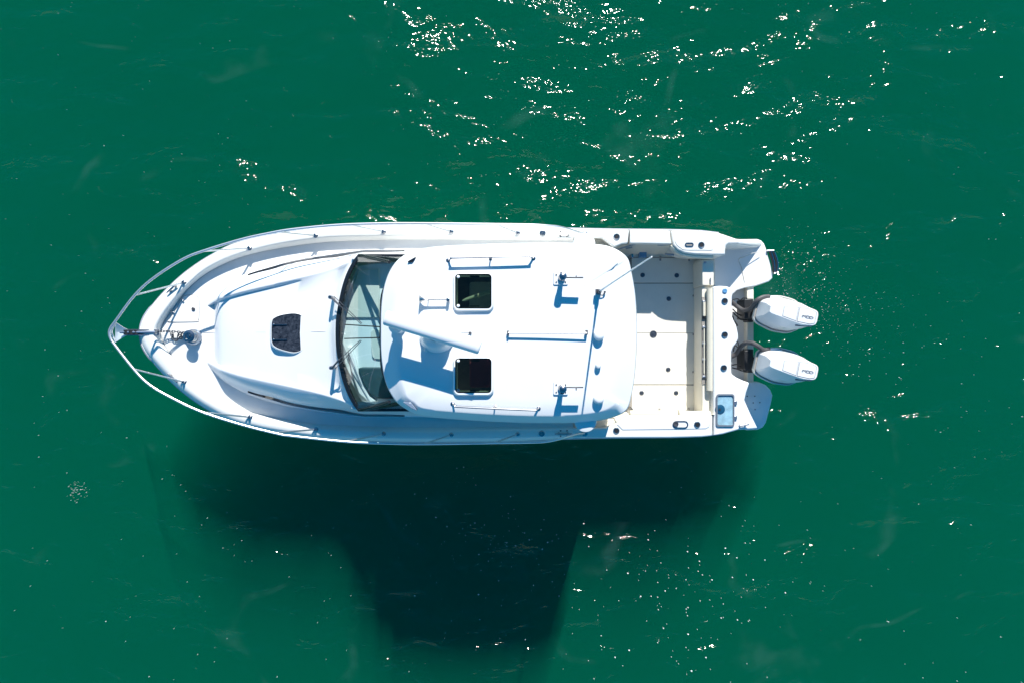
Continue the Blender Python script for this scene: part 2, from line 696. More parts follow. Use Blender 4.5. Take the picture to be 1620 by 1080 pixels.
def trunk_row(x, s):
    t = max(0.0, (x - 430) / 102.0)
    bend = min(1.0, t) ** 1.5

    def pt(h, z):
        return Hh(x + bend * (wcurve(h) - 532), h, z, s)
    xe = x + bend * (wcurve(118) - 532)     # x that the outer profile has here
    hc, hl, hb = crest(xe), ledge(xe), base(xe)
    zp, zc_ = zplat(x), zcrest(x)
    d = zd(xe) - .02
    zl = d + (zc_ - d) * 0.62
    zt_ = d + (zc_ - d) * 0.5
    return [pt(0, zp + .012), pt(hc * .35, zp + .01), pt(hc * .7, zp + .004), pt(hc - 6.5, zp), pt(hc - 2.5, zc_ - .004), pt(hc, zc_), pt(hc + 2, zc_ - .006),
            pt(hc + (hl - hc) * .6, zc_ - (zc_ - zl) * .42), pt(hl, zl), pt(hl + 2.2, zt_), pt(hb, d)]


bm = bmesh.new()
TX = [327, 330, 334, 338, 341, 344, 347, 350, 354, 360] + list(range(366, 504, 6)) + [508, 512, 517, 521, 525, 528, 530, 532]
for s in (1, -1):
    rows = [trunk_row(x, s) for x in TX]
    loft(bm, rows)
mk('trunk_cabin', bm, GEL, boat, smooth=40)

# long dark side windows of the trunk, both sides
for s in (1, -1):
    bm = bmesh.new()
    a, b = [], []
    for k in range(41):
        x = 392 + (640 - 392) * k / 40
        xe = min(x, 575)
        hl, hb = ledge(xe), base(xe)
        zc_ = zcrest(min(x, 530)) if x < 530 else 1.86 - (x - 530) * .0008
        d = zd(xe) - .02
        f = min(1, k / 10.0) * min(1, (40 - k) / 5 + .15)
        z1 = d + (zc_ - d) * .5
        zc2 = d + (zc_ - d) * .40
        h1 = hl + 2.2
        a.append(Hh(x, h1 + 1.0, zc2 + (z1 - zc2) * f, s))
        hm = h1 + (hb - h1) * (0.42)
        b.append(Hh(x, hm + 1.0, zc2 - (zc2 - (d + (zc_ - d) * .29)) * f, s))
    rows = [a, b]
    loft(bm, rows)
    mk('trunk_window', bm, NAVYGL, boat)

# foredeck hatch with frame and stays
fr = empty('deck_hatch', P(455, 525, 1.64), boat)


def ring_frame(name, outer, inner, z0, z1, mat, parent):
    bm = bmesh.new()
    n = len(outer)
    ex = [((x - sum(p[0] for p in outer) / n) * .94 + sum(p[0] for p in outer) / n, (y - sum(p[1] for p in outer) / n) * .94 + sum(p[1] for p in outer) / n) for x, y in outer]
    rows = [[P(x, y, z0) for x, y in outer], [P(x, y, z0 + (z1 - z0) * .6) for x, y in outer], [P(x, y, z1) for x, y in ex], [P(x, y, z1) for x, y in inner], [P(x, y, z0) for x, y in inner]]
    loft(bm, rows, True)
    return mk(name, bm, mat, parent)


def fit(px, n=48):
    """resample a closed pixel outline with smooth corners"""
    return [(v.x, v.y) for v in catmull([(x, y, 0) for x, y in px], 4, True)]


hout = [(428, 507), (434, 500), (447, 495.5), (465, 493.5), (478, 497), (484, 506), (484, 526), (483, 546), (478, 556), (465, 560), (447, 556), (434, 551), (428, 543), (427, 526)]
hin = [(430.5, 508), (436, 502), (448, 498), (465, 496), (476.5, 499), (481.5, 507), (482, 526), (481, 545), (476.5, 553.5), (465, 557), (448, 553.5), (436, 548.5), (430.5, 542), (429.5, 526)]
ring_frame('hatch_frame', fit(hout), fit(hin), 1.58, 1.655, GEL, fr)
bm = bmesh.new()
prism(bm, [P(x, y, 1.648) for x, y in fit(hin)], 1.60)
mk('hatch_lid', bm, FROST, fr, bevel=.004)
for yy in (513.5, 537):
    bm = bmesh.new()
    tube(bm, [P(433, yy, 1.66), P(454, yy, 1.658)], .006, 6)
    lathe(bm, [(.014, .0), (.014, .012), (.006, .016)], 10, P(433, yy, 1.648))
    mk('hatch_stay', bm, STEEL, fr)

# seams of the foredeck: locker lid with hinges and latch
lk = empty('anchor_locker_lid', P(292, 489, 1.33), boat)
zl_ = 1.318


def deckz(px, py):
    return zd(px) + 0.03


lid = [(268, 509), (270, 503), (279, 489), (287, 474), (292, 468.5), (299, 467.5), (309, 468), (314, 473), (315, 482), (314.5, 500), (313, 507), (310, 509)]
bm = bmesh.new()
pt = []
for x, y in fit(lid):
    z = zd(x) + .03 * (1 - ((527 - y) / 75) ** 2) + .008
    pt.append(P(x, y, z))
prism(bm, pt, 0, [p - Vector((0, 0, .03)) for p in pt])
mk('lid', bm, DECK, lk, bevel=.003)
bm = bmesh.new()
cx, cy = 292.5, 488.5
pt = [Vector((0, 0, 0))] * 0
for x, y in fit(lid):
    x2, y2 = cx + (x - cx) * 1.035, cy + (y - cy) * 1.035
    pt.append(P(x2, y2, zd(x) + .03 * (1 - ((527 - y) / 75) ** 2) + .003))
prism(bm, pt, 0, [p - Vector((0, 0, .02)) for p in pt])
mk('lid_gasket', bm, SEAM, lk)
for (x, y, a) in ((288, 475, .9), (272.5, 494, .9)):
    bm = bmesh.new()
    box(bm, P(x, y, zd(x) + .04), (.062, .022, .014), -a * .65)
    mk('hinge', bm, STEEL, lk, bevel=.003)
bm = bmesh.new()
lathe(bm, [(.026, 0), (.026, .008), (.02, .012), (.017, .008), (.006, .008)], 16, P(306, 489, zd(306) + .035))
mk('latch', bm, DARKST, lk)

# faint centre seam of the foredeck, nonskid panel edges on the trunk
for (x0, y0, x1, y1) in ((322, 526, 345, 526), (360, 525.5, 420, 525.5), (492, 524.5, 515, 524.5)):
    bm = bmesh.new()
    z0, z1 = (zd(x0) + .036, zd(x1) + .034) if x1 < 346 else (zplat(x0) + .014, zplat(x1) + .014)
    a, b = P(x0, y0, z0), P(x1, y1, z1)
    loft(bm, [[a + Vector((0, .003, -.02)), a + Vector((0, .003, 0)), a + Vector((0, -.003, 0)), a + Vector((0, -.003, -.02))],
              [b + Vector((0, .003, -.02)), b + Vector((0, .003, 0)), b + Vector((0, -.003, 0)), b + Vector((0, -.003, -.02))]])
    mk('deck_seam', bm, paint('faint_seam%d' % x0, (0.6, 0.59, 0.57), .6), boat)

# ------------------------------------------------------------------ pilothouse
bm = bmesh.new()
SX = [556, 575, 600, 650, 700, 760, 820, 880, 930, 968]
for s in (1, -1):
    rows = []
    for x in SX:
        d = zd(x) - .05
        rows.append([Hh(x, 133 if x > 570 else 130, d, s), Hh(x, 127 if x > 570 else 124, 1.48, s), Hh(x, 122.5 if x > 570 else 119, 1.90, s), Hh(x, 116, 1.90, s), Hh(x, 119, 1.2, s), Hh(x, 112, .5, s)])
    loft(bm, rows, False)
mk('cabin_side', bm, GEL, boat)

# side windows: leaning glass with posts
for s in (1, -1):
    bm = bmesh.new()
    rows = []
    for x in (566, 600, 640, 700, 760):
        rows.append([Hh(x, 122, 1.905, s), Hh(x, 121, 1.95, s), Hh(x, 116, 2.3, s), Hh(x, 110, 2.66, s)])
    loft(bm, rows)
    w = mk('side_window', bm, SIDEGL, boat)
    for k, (xa, xb) in enumerate(((569, 616), (700, 702), (758, 762))):
        bm = bmesh.new()
        tube(bm, [Hh(xa, 121, 1.93, s), Hh((xa + xb) / 2, 116.5, 2.28, s), Hh(xb, 110, 2.67, s)], .022, 8)
        mk('window_post', bm, BLACKFR, w)
    bm = bmesh.new()
    loft(bm, [[Hh(x, 124, 1.90, s), Hh(x, 123.4, 1.945, s), Hh(x, 114, 1.955, s), Hh(x, 114, 1.90, s)] for x in (566, 610, 680, 762)], True, True, True)
    mk('window_sill', bm, BLACKFR, w)
    bm = bmesh.new()
    rows = []
    for x in (764, 800, 860, 920, 962):
        rows.append([Hh(x, 122, 1.905, s), Hh(x, 110, 2.66, s), Hh(x, 107, 2.66, s), Hh(x, 118, 1.905, s)])
    loft(bm, rows, True, True, True)
    mk('aft_quarter_panel', bm, GEL, boat)

# windshield
wf = empty('windshield', P(560, 527, 1.93), boat)
NW = 30


def wbase(k, off=0.0, z=1.93):
    h = -124 + 248 * k / NW
    return Hh(wcurve(abs(h)) + off, abs(h), z, 1 if h > 0 else -1)


tcurve = pchip([(0, 606), (50, 607), (80, 616), (100, 630), (111, 646), (124, 660)])


def wtop(k):
    h = -109 + 218 * k / NW
    return Hh(tcurve(abs(h)), abs(h), 2.665, 1 if h > 0 else -1)


bm = bmesh.new()
loft(bm, [[wbase(k, 3, 1.94).lerp(wtop(k), t) + Vector((0, 0, .02 * math.sin(t * math.pi))) for k in range(NW + 1)] for t in (0, .2, .4, .6, .8, 1)])
mk('glass', bm, WSGL, wf)
bm = bmesh.new()
loft(bm, [[wbase(k, -1.5, 1.885) for k in range(NW + 1)], [wbase(k, -1.2, 1.955) for k in range(NW + 1)], [wbase(k, 4, 1.975) for k in range(NW + 1)],
          [wbase(k, 7.5, 1.955) for k in range(NW + 1)], [wbase(k, 7.5, 1.80) for k in range(NW + 1)]])
mk('base_frame', bm, BLACKFR, wf)
bm = bmesh.new()
loft(bm, [[wtop(k) + Vector((-.04, 0, -.045)) for k in range(NW + 1)], [wtop(k) + Vector((-.045, 0, .0)) for k in range(NW + 1)], [wtop(k) + Vector((.02, 0, 0)) for k in range(NW + 1)], [wtop(k) + Vector((.02, 0, -.045)) for k in range(NW + 1)]])
mk('top_frame', bm, BLACKFR, wf)
for s in (1, -1):
    bm = bmesh.new()
    tube(bm, [Hh(568, 121, 1.93, s), Hh(612, 116, 2.35, s), Hh(648, 110, 2.68, s)], .026, 8)
    mk('corner_post', bm, BLACKFR, wf)


def gz(px):
    return 1.955 + 0.70 * (px - 532) / 76.0


# wipers
for (pv, mid, hub, bl0, bl1) in (((524, 471), (538, 484), (571, 512.5), (546, 513.5), (601, 517)), ((525.5, 581), (537, 568), (570, 538), (545, 535.5), (600, 534))):
    wp = empty('wiper', P(pv[0], pv[1], 1.90), boat)
    d = 1 if pv[1] < 527 else -1
    bm = bmesh.new()
    tube(bm, [P(pv[0], pv[1], 1.97), P(mid[0], mid[1], 2.05)], .013, 8)
    tube(bm, [P(mid[0], mid[1], 2.05), P(hub[0], hub[1], gz(hub[0]) + .05)], .0048, 6)
    tube(bm, [P(pv[0] + 5, pv[1] - 1.5 * d, 1.97), P(hub[0] + 1.5, hub[1] - 1 * d, gz(hub[0]) + .05)], .0048, 6)
    mk('arm', bm, DARKST, wp)
    bm = bmesh.new()
    lathe(bm, [(.028, -.12), (.028, .07), (.018, .085)], 12, P(pv[0], pv[1], 1.90))
    mk('pivot', bm, STEEL, wp)
    bm = bmesh.new()
    tube(bm, [P(bl0[0], bl0[1], gz(bl0[0]) + .035), P((bl0[0] + bl1[0]) / 2, (bl0[1] + bl1[1]) / 2, gz(573) + .045), P(bl1[0], bl1[1], gz(bl1[0]) + .035)], .0075, 6)
    mk('blade', bm, RUBBER, wp)

# interior seen through the windshield and the roof hatches
dash = pxprism('dashboard', [(541, 500), (546, 470), (555, 445), (566, 420), (600, 416), (660, 414), (660, 642), (598, 640), (572, 634), (556, 606), (545, 575), (541, 545)], 1.70, 1.45, INTW, boat, bevel=.02)
pxprism('dash_panel', [(547, 503), (552, 470), (560, 445), (568, 427), (600, 425), (600, 503)], 1.73, 1.68, DASHB, dash, bevel=.012)
pxprism('dash_locker_lid', fit([(588, 523), (604, 522), (630, 523), (630, 567), (604, 568), (591, 566), (588, 558), (587.5, 540)]), 1.725, 1.68, DASHB, dash, bevel=.006)
pxprism('helm_pad', [(566, 582), (572, 580.5), (640, 580.5), (640, 630), (597, 630), (584, 622), (574, 606), (568, 590)], 1.80, 1.69, TEALPAD, dash, bevel=.02, seg=3)
pxprism('dash_eyebrow', [(549, 548), (556, 546), (566, 582), (584, 624), (596, 634), (584, 637), (567, 622), (556, 590)], 1.765, 1.69, INTW, dash, bevel=.02, seg=3)
pxprism('chart_display', [(603, 508), (640, 508), (640, 519), (603, 519)], 1.78, 1.69, NAVYGL, dash, bevel=.008)
bm = bmesh.new()
box(bm, ((P(560, 527, .5).x + P(990, 527, .5).x) / 2, Y0, .44), (P(990, 527, .5).x - P(560, 527, .5).x, 2.1, .06))
mk('cabin_sole', bm, CARPET, boat, smooth=0)
for (x, y, w, d_, mt) in ((-.35, .62, .55, .5, SEATF), (-.35, -.42, .55, .5, SEATR)):
    st = empty('cabin_seat', (x, y, .47), boat)
    bm = bmesh.new()
    box(bm, (x, y, .75), (w * .7, d_ * .7, .56))
    mk('pedestal', bm, INTW, st, bevel=.03)
    bm = bmesh.new()
    box(bm, (x, y, 1.1), (w, d_, .14))
    mk('seat_cushion', bm, mt, st, bevel=.04, seg=3)
    bm = bmesh.new()
    box(bm, (x + w * .45, y, 1.4), (.12, d_, .55))
    mk('backrest', bm, mt, st, bevel=.04, seg=3)

st = bpy.data.objects['cabin_seat']  # added wedge, standing in for a sunlit streak on the seat
bm = bmesh.new()
rows = []
for x, y, w in ((731, 476, .006), (736, 474.5, .026), (748, 470.5, .030), (760, 466.5, .036), (772, 463, .034), (792, 457, .04)):
    c = P(x, y, 1.86)
    rows.append([c + Vector((.3 * w * math.cos(a), w * math.cos(a), w * .8 * math.sin(a))) for a in [2 * math.pi * k / 12 for k in range(12)]])
loft(bm, rows, True, True, True)
mk('added_sunlit_wedge', bm, paint('sunlit_wedge_sage', (.36, .40, .29), .8, var=.1, scale=12, bump=.4, bscale=40), st)

# ------------------------------------------------------------------ hardtop
hard_px = [(602, 526), (602.5, 490), (606, 460), (614, 434), (626, 415), (643, 401.5), (662, 394.5), (700, 389.5), (760, 386.5), (830, 384.5), (900, 384.5), (940, 386.5), (962, 389.5), (981, 398), (994, 411), (1000, 435),
           (1005, 465), (1007.5, 500), (1008, 528), (1007, 560), (1004, 597), (999, 625), (991, 648), (970, 659.5), (940, 665.5), (900, 668.5), (840, 668.5), (773, 666), (700, 661), (662, 656.5), (643, 647), (626, 634), (613, 612), (606, 588), (602.5, 558)]
ho = [(v.x, v.y) for v in catmull([(x, y, 0) for x, y in hard_px], 5, True)]


def inset(pts, dist):
    """offset a closed px outline inwards; dist(i, nx, ny) in px"""
    n = len(pts)
    res = []
    for i in range(n):
        ax, ay = pts[i - 1]
        bx, by = pts[(i + 1) % n]
        tx, ty = bx - ax, by - ay
        l = math.hypot(tx, ty)
        nx, ny = -ty / l, tx / l       # points inwards for this winding
        d = dist(pts[i], nx, ny)
        res.append((pts[i][0] + nx * d, pts[i][1] + ny * d))
    return res


cxm, cym = 805, 526
tst = inset(ho, lambda p, nx, ny: 5)
sgn = 1 if sum(math.hypot(x - cxm, y - cym) for x, y in tst) < sum(math.hypot(x - cxm, y - cym) for x, y in ho) else -1


def slope_w(p, nx, ny):
    # wide soft slope aft and at the brow, short steep one along the sides
    aft = max(0, -nx * sgn) if p[0] > 805 else 0
    front = max(0, nx * sgn) if p[0] < 805 else 0
    return sgn * (12 + 24 * aft ** 1.5 + 14 * front ** 2)


rings = []
rings.append([P(x, y, 2.60) for x, y in inset(ho, lambda p, a, b: sgn * 6)])
rings.append([P(x, y, 2.635) for x, y in inset(ho, lambda p, a, b: sgn * 1)])
rings.append([P(x, y, 2.665) for x, y in ho])
rings.append([P(x, y, 2.70) for x, y in inset(ho, lambda p, a, b: sgn * 1.2)])
s1 = inset(ho, lambda p, a, b: slope_w(p, a, b) * .55 + sgn * 1.2)
rings.append([P(x, y, 2.765) for x, y in s1])
s2 = inset(ho, lambda p, a, b: slope_w(p, a, b) * .92)
rings.append([P(x, y, 2.812) for x, y in s2])
s3 = inset(ho, lambda p, a, b: slope_w(p, a, b) * 1.12)
rings.append([P(x, y, 2.822) for x, y in s3])


def roofz(px, py):
    r = min(1.0, math.hypot((px - cxm) / 200.0, (py - cym) / 135.0))
    return 2.822 + 0.018 * (1 - r * r)


for f in (.8, .55, .3, .1):
    rings.append([P(cxm + (x - cxm) * f, cym + (y - cym) * f, 2.822 + .018 * (1 - f * f)) for x, y in s3])
bm = bmesh.new()
loft(bm, rings, True, True, True)
hardtop = mk('hardtop', bm, GEL, boat, smooth=30)
# openings for the two roof hatches
HT = ((720, 433.5, 777.5, 488.5), (720, 566, 777.5, 621))
cb = bmesh.new()
for (x0, y0, x1, y1) in HT:
    prism(cb, [P(x, y, 3.0) for x, y in rrect(x0, y0, x1, y1, 6)], 2.4)
bmesh.ops.recalc_face_normals(cb, faces=cb.faces)
cme = bpy.data.meshes.new('cut')
cb.to_mesh(cme)
cb.free()
cut = bpy.data.objects.new('cut', cme)
COL.objects.link(cut)
bo = hardtop.modifiers.new('b', 'BOOLEAN')
bo.object = cut
bo.operation = 'DIFFERENCE'
bo.solver = 'EXACT'
bpy.context.view_layer.update()
dg = bpy.context.evaluated_depsgraph_get()
nm = bpy.data.meshes.new_from_object(hardtop.evaluated_get(dg))
hardtop.modifiers.clear()
hardtop.data = nm
nm.polygons.foreach_set('use_smooth', [True] * len(nm.polygons))
nm.set_sharp_from_angle(angle=math.radians(30))
bpy.data.objects.remove(cut)

for k, (x0, y0, x1, y1) in enumerate(HT):
    ht = empty('roof_hatch', P((x0 + x1) / 2, (y0 + y1) / 2, 2.83), boat)
    ring_frame('frame', rrect(x0 - 3.6, y0 - 2.2, x1 + 3.6, y1 + 4.5, 9, 6), rrect(x0, y0, x1, y1, 6, 6), 2.81, 2.875, GEL, ht)
    bm = bmesh.new()
    prism(bm, [P(x, y, 2.868) for x, y in rrect(x0 + .2, y0 + .2, x1 - .2, y1 - .2, 6)], 2.852)
    mk('lid', bm, HATGL, ht, smooth=0)
    bm = bmesh.new()
    rows = []
    ro, ri = rrect(x0, y0, x1, y1, 6), rrect(x0 + 2, y0 + 2, x1 - 2, y1 - 2, 5)
    loft(bm, [[P(x, y, 2.8505) for x, y in ro], [P(x, y, 2.8505) for x, y in ri]], True)
    mk('gasket', bm, RUBBER, ht, smooth=0)
    for yy in (y0 + 4.5, y1 - 4.5):
        bm = bmesh.new()
        lathe(bm, [(.019, 0), (.019, .006), (.012, .011)], 14, P(x0 + 5, yy, 2.868))
        mk('knob', bm, INTW if not (k == 1 and yy > 600) else GREYL, ht)
        bm = bmesh.new()
        box(bm, P(x0 + 31, yy + (-.5 if yy < (y0 + y1) / 2 else .5), 2.845), (.115, .02, .012))
        mk('handle', bm, RUBBER, ht)

# rounded bumps on the hardtop rim (side lights)
for s, (x, y) in ((1, (924, 386)), (-1, (926, 665))):
    bm = bmesh.new()
    lathe(bm, [(.13, -.03), (.14, 0), (.135, .02), (.10, .03)], 24, P(x, y, 2.65))
    mk('rim_pod', bm, GEL, hardtop)
# sidelight wedges at the brow corners, coloured dark blue to paint a notch shadow
for pts in ([(644, 414), (658, 406), (655.5, 411), (652, 415.5)], [(637, 635.5), (650, 636), (657, 645), (659, 649), (650, 645)]):
    z = 2.842 if pts[0][1] < 500 else 2.83
    bm = bmesh.new()
    prism(bm, [P(x, y, z) for x, y in pts], 2.70)
    mk('sidelight', bm, NAVYGL if pts[0][1] < 500 else paint('sidelight_shade_blue', (.2, .25, .33), .2), boat, bevel=.006)


def roof_rail(ends, mid, top):
    r = empty('grab_rail', P(mid[0], mid[1], 2.83), boat)
    bm = bmesh.new()
    pts = catmull([P(ends[0][0], ends[0][1], 2.825), P(*top[0], 2.90), P(*top[1], 2.915), P(*top[2], 2.915), P(*top[3], 2.90), P(ends[1][0], ends[1][1], 2.825)], 8)
    tube(bm, pts, .0125, 8)
    mk('rail', bm, STEEL, r)
    for e in ends:
        bm = bmesh.new()
        lathe(bm, [(.026, -.01), (.026, .008), (.014, .014)], 12, P(e[0], e[1], 2.822))
        mk('foot', bm, STEEL, r)
    bm = bmesh.new()
    tm = ((top[1][0] + top[2][0]) / 2, (top[1][1] + top[2][1]) / 2)
    tube(bm, [P(mid[0], mid[1], 2.82), P(mid[0], tm[1], 2.915)], .009, 6)
    lathe(bm, [(.02, -.01), (.02, .006)], 10, P(mid[0], mid[1], 2.825))
    mk('support', bm, STEEL, r)


roof_rail(((709, 412), (844, 409)), (776, 410), ((714, 409), (722, 408), (832, 405.3), (839, 406)))
roof_rail(((716, 638), (852, 645.5)), (783, 642.5), ((721, 641), (730, 643), (838, 648), (846, 647.5)))

# horn
hn = empty('horn', P(690, 474, 2.83), boat)
bm = bmesh.new()
c0, c1 = P(664, 474, 2.90), P(711, 474.5, 2.90)
ax = (c1 - c0)
rows = []
for t, r in ((0, .052), (.03, .040), (.08, .026), (.16, .014), (.3, .011), (.95, .010), (1.0, .010)):
    c = c0 + ax * t
    rows.append([c + Vector((0, math.cos(a) * r, math.sin(a) * r)) for a in [2 * math.pi * k / 14 for k in range(14)]])
loft(bm, rows, True, False, True)
mk('trumpet', bm, STEEL, hn)
bm = bmesh.new()
box(bm, P(709, 475, 2.87), (.035, .045, .09))
mk('mount', bm, STEEL, hn, bevel=.006)
bm = bmesh.new()
tube(bm, [P(677.5, 476, 2.82), P(677.5, 474, 2.9)], .006, 6)
mk('strut', bm, STEEL, hn)

# open array radar: pedestal + turning antenna
rd = empty('radar', P(692, 541, 2.83), boat)
bm = bmesh.new()
pc = P(692, 534, 2.83)
prof = [(.205, -.02), (.205, .02), (.19, .05), (.17, .09), (.165, .14), (.15, .19), (.12, .225), (.07, .24), (.06, .30)]
rows = []
for r, z in prof:
    rows.append([pc + Vector((r * 1.05 * math.cos(2 * math.pi * k / 28), r * .9 * math.sin(2 * math.pi * k / 28), z)) for k in range(28)])
loft(bm, rows, True, True, True)
mk('pedestal', bm, GEL, rd)
ra, rb = P(609, 502.5, 3.20), P(760, 549, 3.20)
dirn = (rb - ra).normalized()
sdn = Vector((-dirn.y, dirn.x, 0))
rows = []
N = 18
ln = (rb - ra).length
for t, sc_ in ((0, .80), (.004, .93), (.012, 1), (.03, 1), (.032, .985), (.035, 1), (.965, 1), (.968, .985), (.97, 1), (.988, 1), (.996, .93), (1, .80)):
    c = ra + dirn * (ln * t)
    row = []
    for k in range(N):
        a = 2 * math.pi * k / N
        ca, sa = math.cos(a), math.sin(a)
        e = .85
        row.append(c + sdn * (.088 * sc_ * math.copysign(abs(ca) ** e, ca)) + Vector((0, 0, .066 * sc_ * math.copysign(abs(sa) ** e, sa))))
    rows.append(row)
bm = bmesh.new()
loft(bm, rows, True, True, True)
mk('antenna_bar', bm, GEL, rd, smooth=50)
bm = bmesh.new()
box(bm, P(674, 552, 2.86), (.04, .05, .05))
mk('cable_gland', bm, GEL, rd, bevel=.01)
bm = bmesh.new()
lathe(bm, [(.008, 0), (.008, .01)], 8, P(683.5, 541.5, 2.945))
mk('pedestal_bolt', bm, DARKST, rd)

# searchlight half hidden under the radar bar
sl = empty('searchlight', P(631, 519, 2.83), boat)
bm = bmesh.new()
lathe(bm, [(.085, -.02), (.085, .02), (.06, .05), (.055, .09), (.075, .12), (.085, .17), (.085, .23), (.05, .255)], 22, P(631, 517, 2.83))
mk('lamp_body', bm, GEL, sl)
bm = bmesh.new()
c = P(631, 517, 3.02)
tube(bm, [c + Vector((-.06, 0, 0)), c + Vector((-.10, 0, 0))], .05, 14)
mk('lens', bm, NAVYGL, sl)

# small aerial stub and thin wire, folded pole between two brackets
bm = bmesh.new()
lathe(bm, [(.018, 0), (.018, .05), (.010, .07)], 12, P(744, 527, 2.835))
st_ = mk('aerial_stub', bm, DARKST, boat)
bm = bmesh.new()
tube(bm, [P(722, 526, 2.85), P(744, 526.5, 2.86)], .004, 5)
mk('lead', bm, GREYL, st_)
pl = empty('folded_pole', P(866, 527, 2.84), boat)
bm = bmesh.new()
tube(bm, [P(804, 526.5, 2.89), P(928, 527, 2.895)], .010, 8)
mk('pole', bm, STEEL, pl)
for (x, y) in ((804, 527.5), (928, 526.5)):
    bm = bmesh.new()
    box(bm, P(x, y, 2.86), (.022, .05, .07))
    box(bm, P(x, y - 3, 2.88), (.03, .02, .03))
    mk('bracket', bm, DARKST, pl, bevel=.005)

# outrigger bases with lever arms
og = []
for (x, y, d) in ((886.5, 440, 1), (886.5, 613, -1)):
    o = empty('outrigger_base', P(x, y, 2.835), boat)
    bm = bmesh.new()
    prism(bm, [P(a, b, 2.848) for a, b in rrect(x - 11, y - 11, x + 12, y + 11, 2, 3)], 2.82)
    mk('base_plate', bm, GEL, o, bevel=.004)
    for a, b in ((x - 6.5, y - 5), (x - 6.5, y + 6.5), (x + 8, y + 6.5), (x + 8, y - 5)):
        bm = bmesh.new()
        lathe(bm, [(.009, 0), (.009, .008)], 8, P(a, b, 2.848))
        mk('bolt', bm, DARKST, o)
    bm = bmesh.new()
    lathe(bm, [(.044, 0), (.044, .03), (.03, .05), (.034, .12), (.045, .17), (.045, .22), (.02, .235)], 16, P(x + 2, y, 2.845))
    mk('post', bm, STEEL, o)
    bm = bmesh.new()
    a, b = P(x + 4, y - .5, 3.02), P(x + 36, y - 1 + .5 * d, 3.02)
    box(bm, (a + b) / 2, ((b - a).length, .014, .055))
    tube(bm, [P(x + 25, y - .5, 3.02), P(x + 25, y - 4 * d, 3.02)], .007, 6)
    mk('lever_arm', bm, DARKST, o, bevel=.003)
    bm = bmesh.new()
    box(bm, P(x + 3, y - 8 * d, 3.0), (.045, .022, .03))
    tube(bm, [P(x + 3, y - 8 * d, 3.0), P(x + 2.5, y, 3.0)], .009, 6)
    mk('locking_knob', bm, DARKST, o, bevel=.006)

# whip aerial on its ratchet mount
wa = empty('whip_aerial', P(947, 462, 2.84), boat)
bm = bmesh.new()
b0, b1 = P(949, 460.5, 2.93), P(1031, 406.5, 5.55)
tube(bm, [b0.lerp(b1, t) for t in (0, .12, .3, .6, 1)], .014, 8, .0065)
mk('whip', bm, GEL, wa)
bm = bmesh.new()
lathe(bm, [(.034, -.02), (.034, .02), (.022, .03), (.026, .10), (.02, .13)], 14, P(947, 462, 2.84))
box(bm, P(944, 461, 2.9), (.03, .045, .05))
tube(bm, catmull([P(949, 466, 2.86), P(953, 467.5, 2.85), P(957, 464, 2.86)], 5), .006, 6)
lathe(bm, [(.014, 0), (.014, .02)], 8, P(956.5, 462.5, 2.84))
mk('ratchet_mount', bm, DARKST, wa)

# GPS mushrooms and stern light
for (x, y, r, h) in ((947, 531, .062, .085), (946, 577.5, .036, .07), (946.5, 630, .064, .085)):
    bm = bmesh.new()
    lathe(bm, [(r * .95, -.02), (r, .01), (r, h * .55), (r * .93, h * .75), (r * .7, h * .93), (r * .3, h)], 22, P(x, y, 2.828))
    mk('gps_dome' if r > .05 else 'stern_light', bm, GEL, boat)

# ------------------------------------------------------------------ cockpit
ZF = 0.36
sole_px = [(955, 398), (1112, 398), (1112, 660), (955, 660)]
floor_ = pxprism('cockpit_sole', sole_px, ZF - .012, ZF - .08, SOLE, boat, smooth=0)


def gaplid(name, x0, y0, x1, y1, mat, parent, z=ZF + .004, th=.03, r=2.5):
    return pxprism(name, rrect(x0, y0, x1, y1, r, 3), z, z - th, mat, parent, bevel=.004)


h1 = gaplid('deck_hatch_lid', 999.5, 408.5, 1104.5, 447.5, SOLE, floor_)
h2 = gaplid('deck_hatch_lid', 985, 449, 1099.6, 526.6, SOLE, floor_)
h2b = gaplid('deck_hatch_lid', 985, 527.2, 1099.6, 607.4, SOLE, floor_)
h3 = gaplid('deck_hatch_lid', 999.5, 609, 1104.5, 648.5, SOLE, floor_)
h4 = gaplid('sole_strip', 1100.5, 449, 1107, 607.4, SOLE, floor_)
# dark gap lines below the lids
bm = bmesh.new()
prism(bm, [P(x, y, ZF - .006) for x, y in ((985, 407.3), (1106, 407.3), (1106, 650), (985, 650))], ZF - .02)
mk('hatch_gutter', bm, SEAM, floor_, smooth=0)


def latch_at(x, y, r, mat, parent, z=ZF + .004):
    bm = bmesh.new()
    lathe(bm, [(r, 0), (r, .007), (r * .8, .010), (r * .74, .004), (r * .3, .004), (r * .26, .010)], 18, (0, 0, 0))
    return mk('pull_latch', bm, mat, parent, loc=P(x, y, z))


LAT = paint('latch_steel', (0.13, 0.145, 0.17), .3, metal=.7, var=.2, scale=40)
l0 = latch_at(1016.5, 435.5, .036, LAT, boat)
for (x, y) in ((1070.5, 436), (1058, 473), (1057, 584), (1015, 621), (1069.5, 621)):
    dup(l0, P(x, y, ZF + .004), boat)
latch_at(1033.5, 528.5, .056, LAT, boat)
# hinges
bm = bmesh.new()
box(bm, (0, 0, 0), (.03, .075, .012))
hg = mk('hatch_hinge', bm, STEEL, boat, loc=P(1044.6, 409, ZF + .01), bevel=.003)
for (x, y, rz) in ((1090, 409.5, 0), (1099.5, 468, 1.57), (1099.5, 529, 1.57), (1098.8, 588, 1.57), (1043.5, 648, 0), (1089.5, 648, 0)):
    dup(hg, P(x, y, ZF + .01), boat, (0, 0, rz))

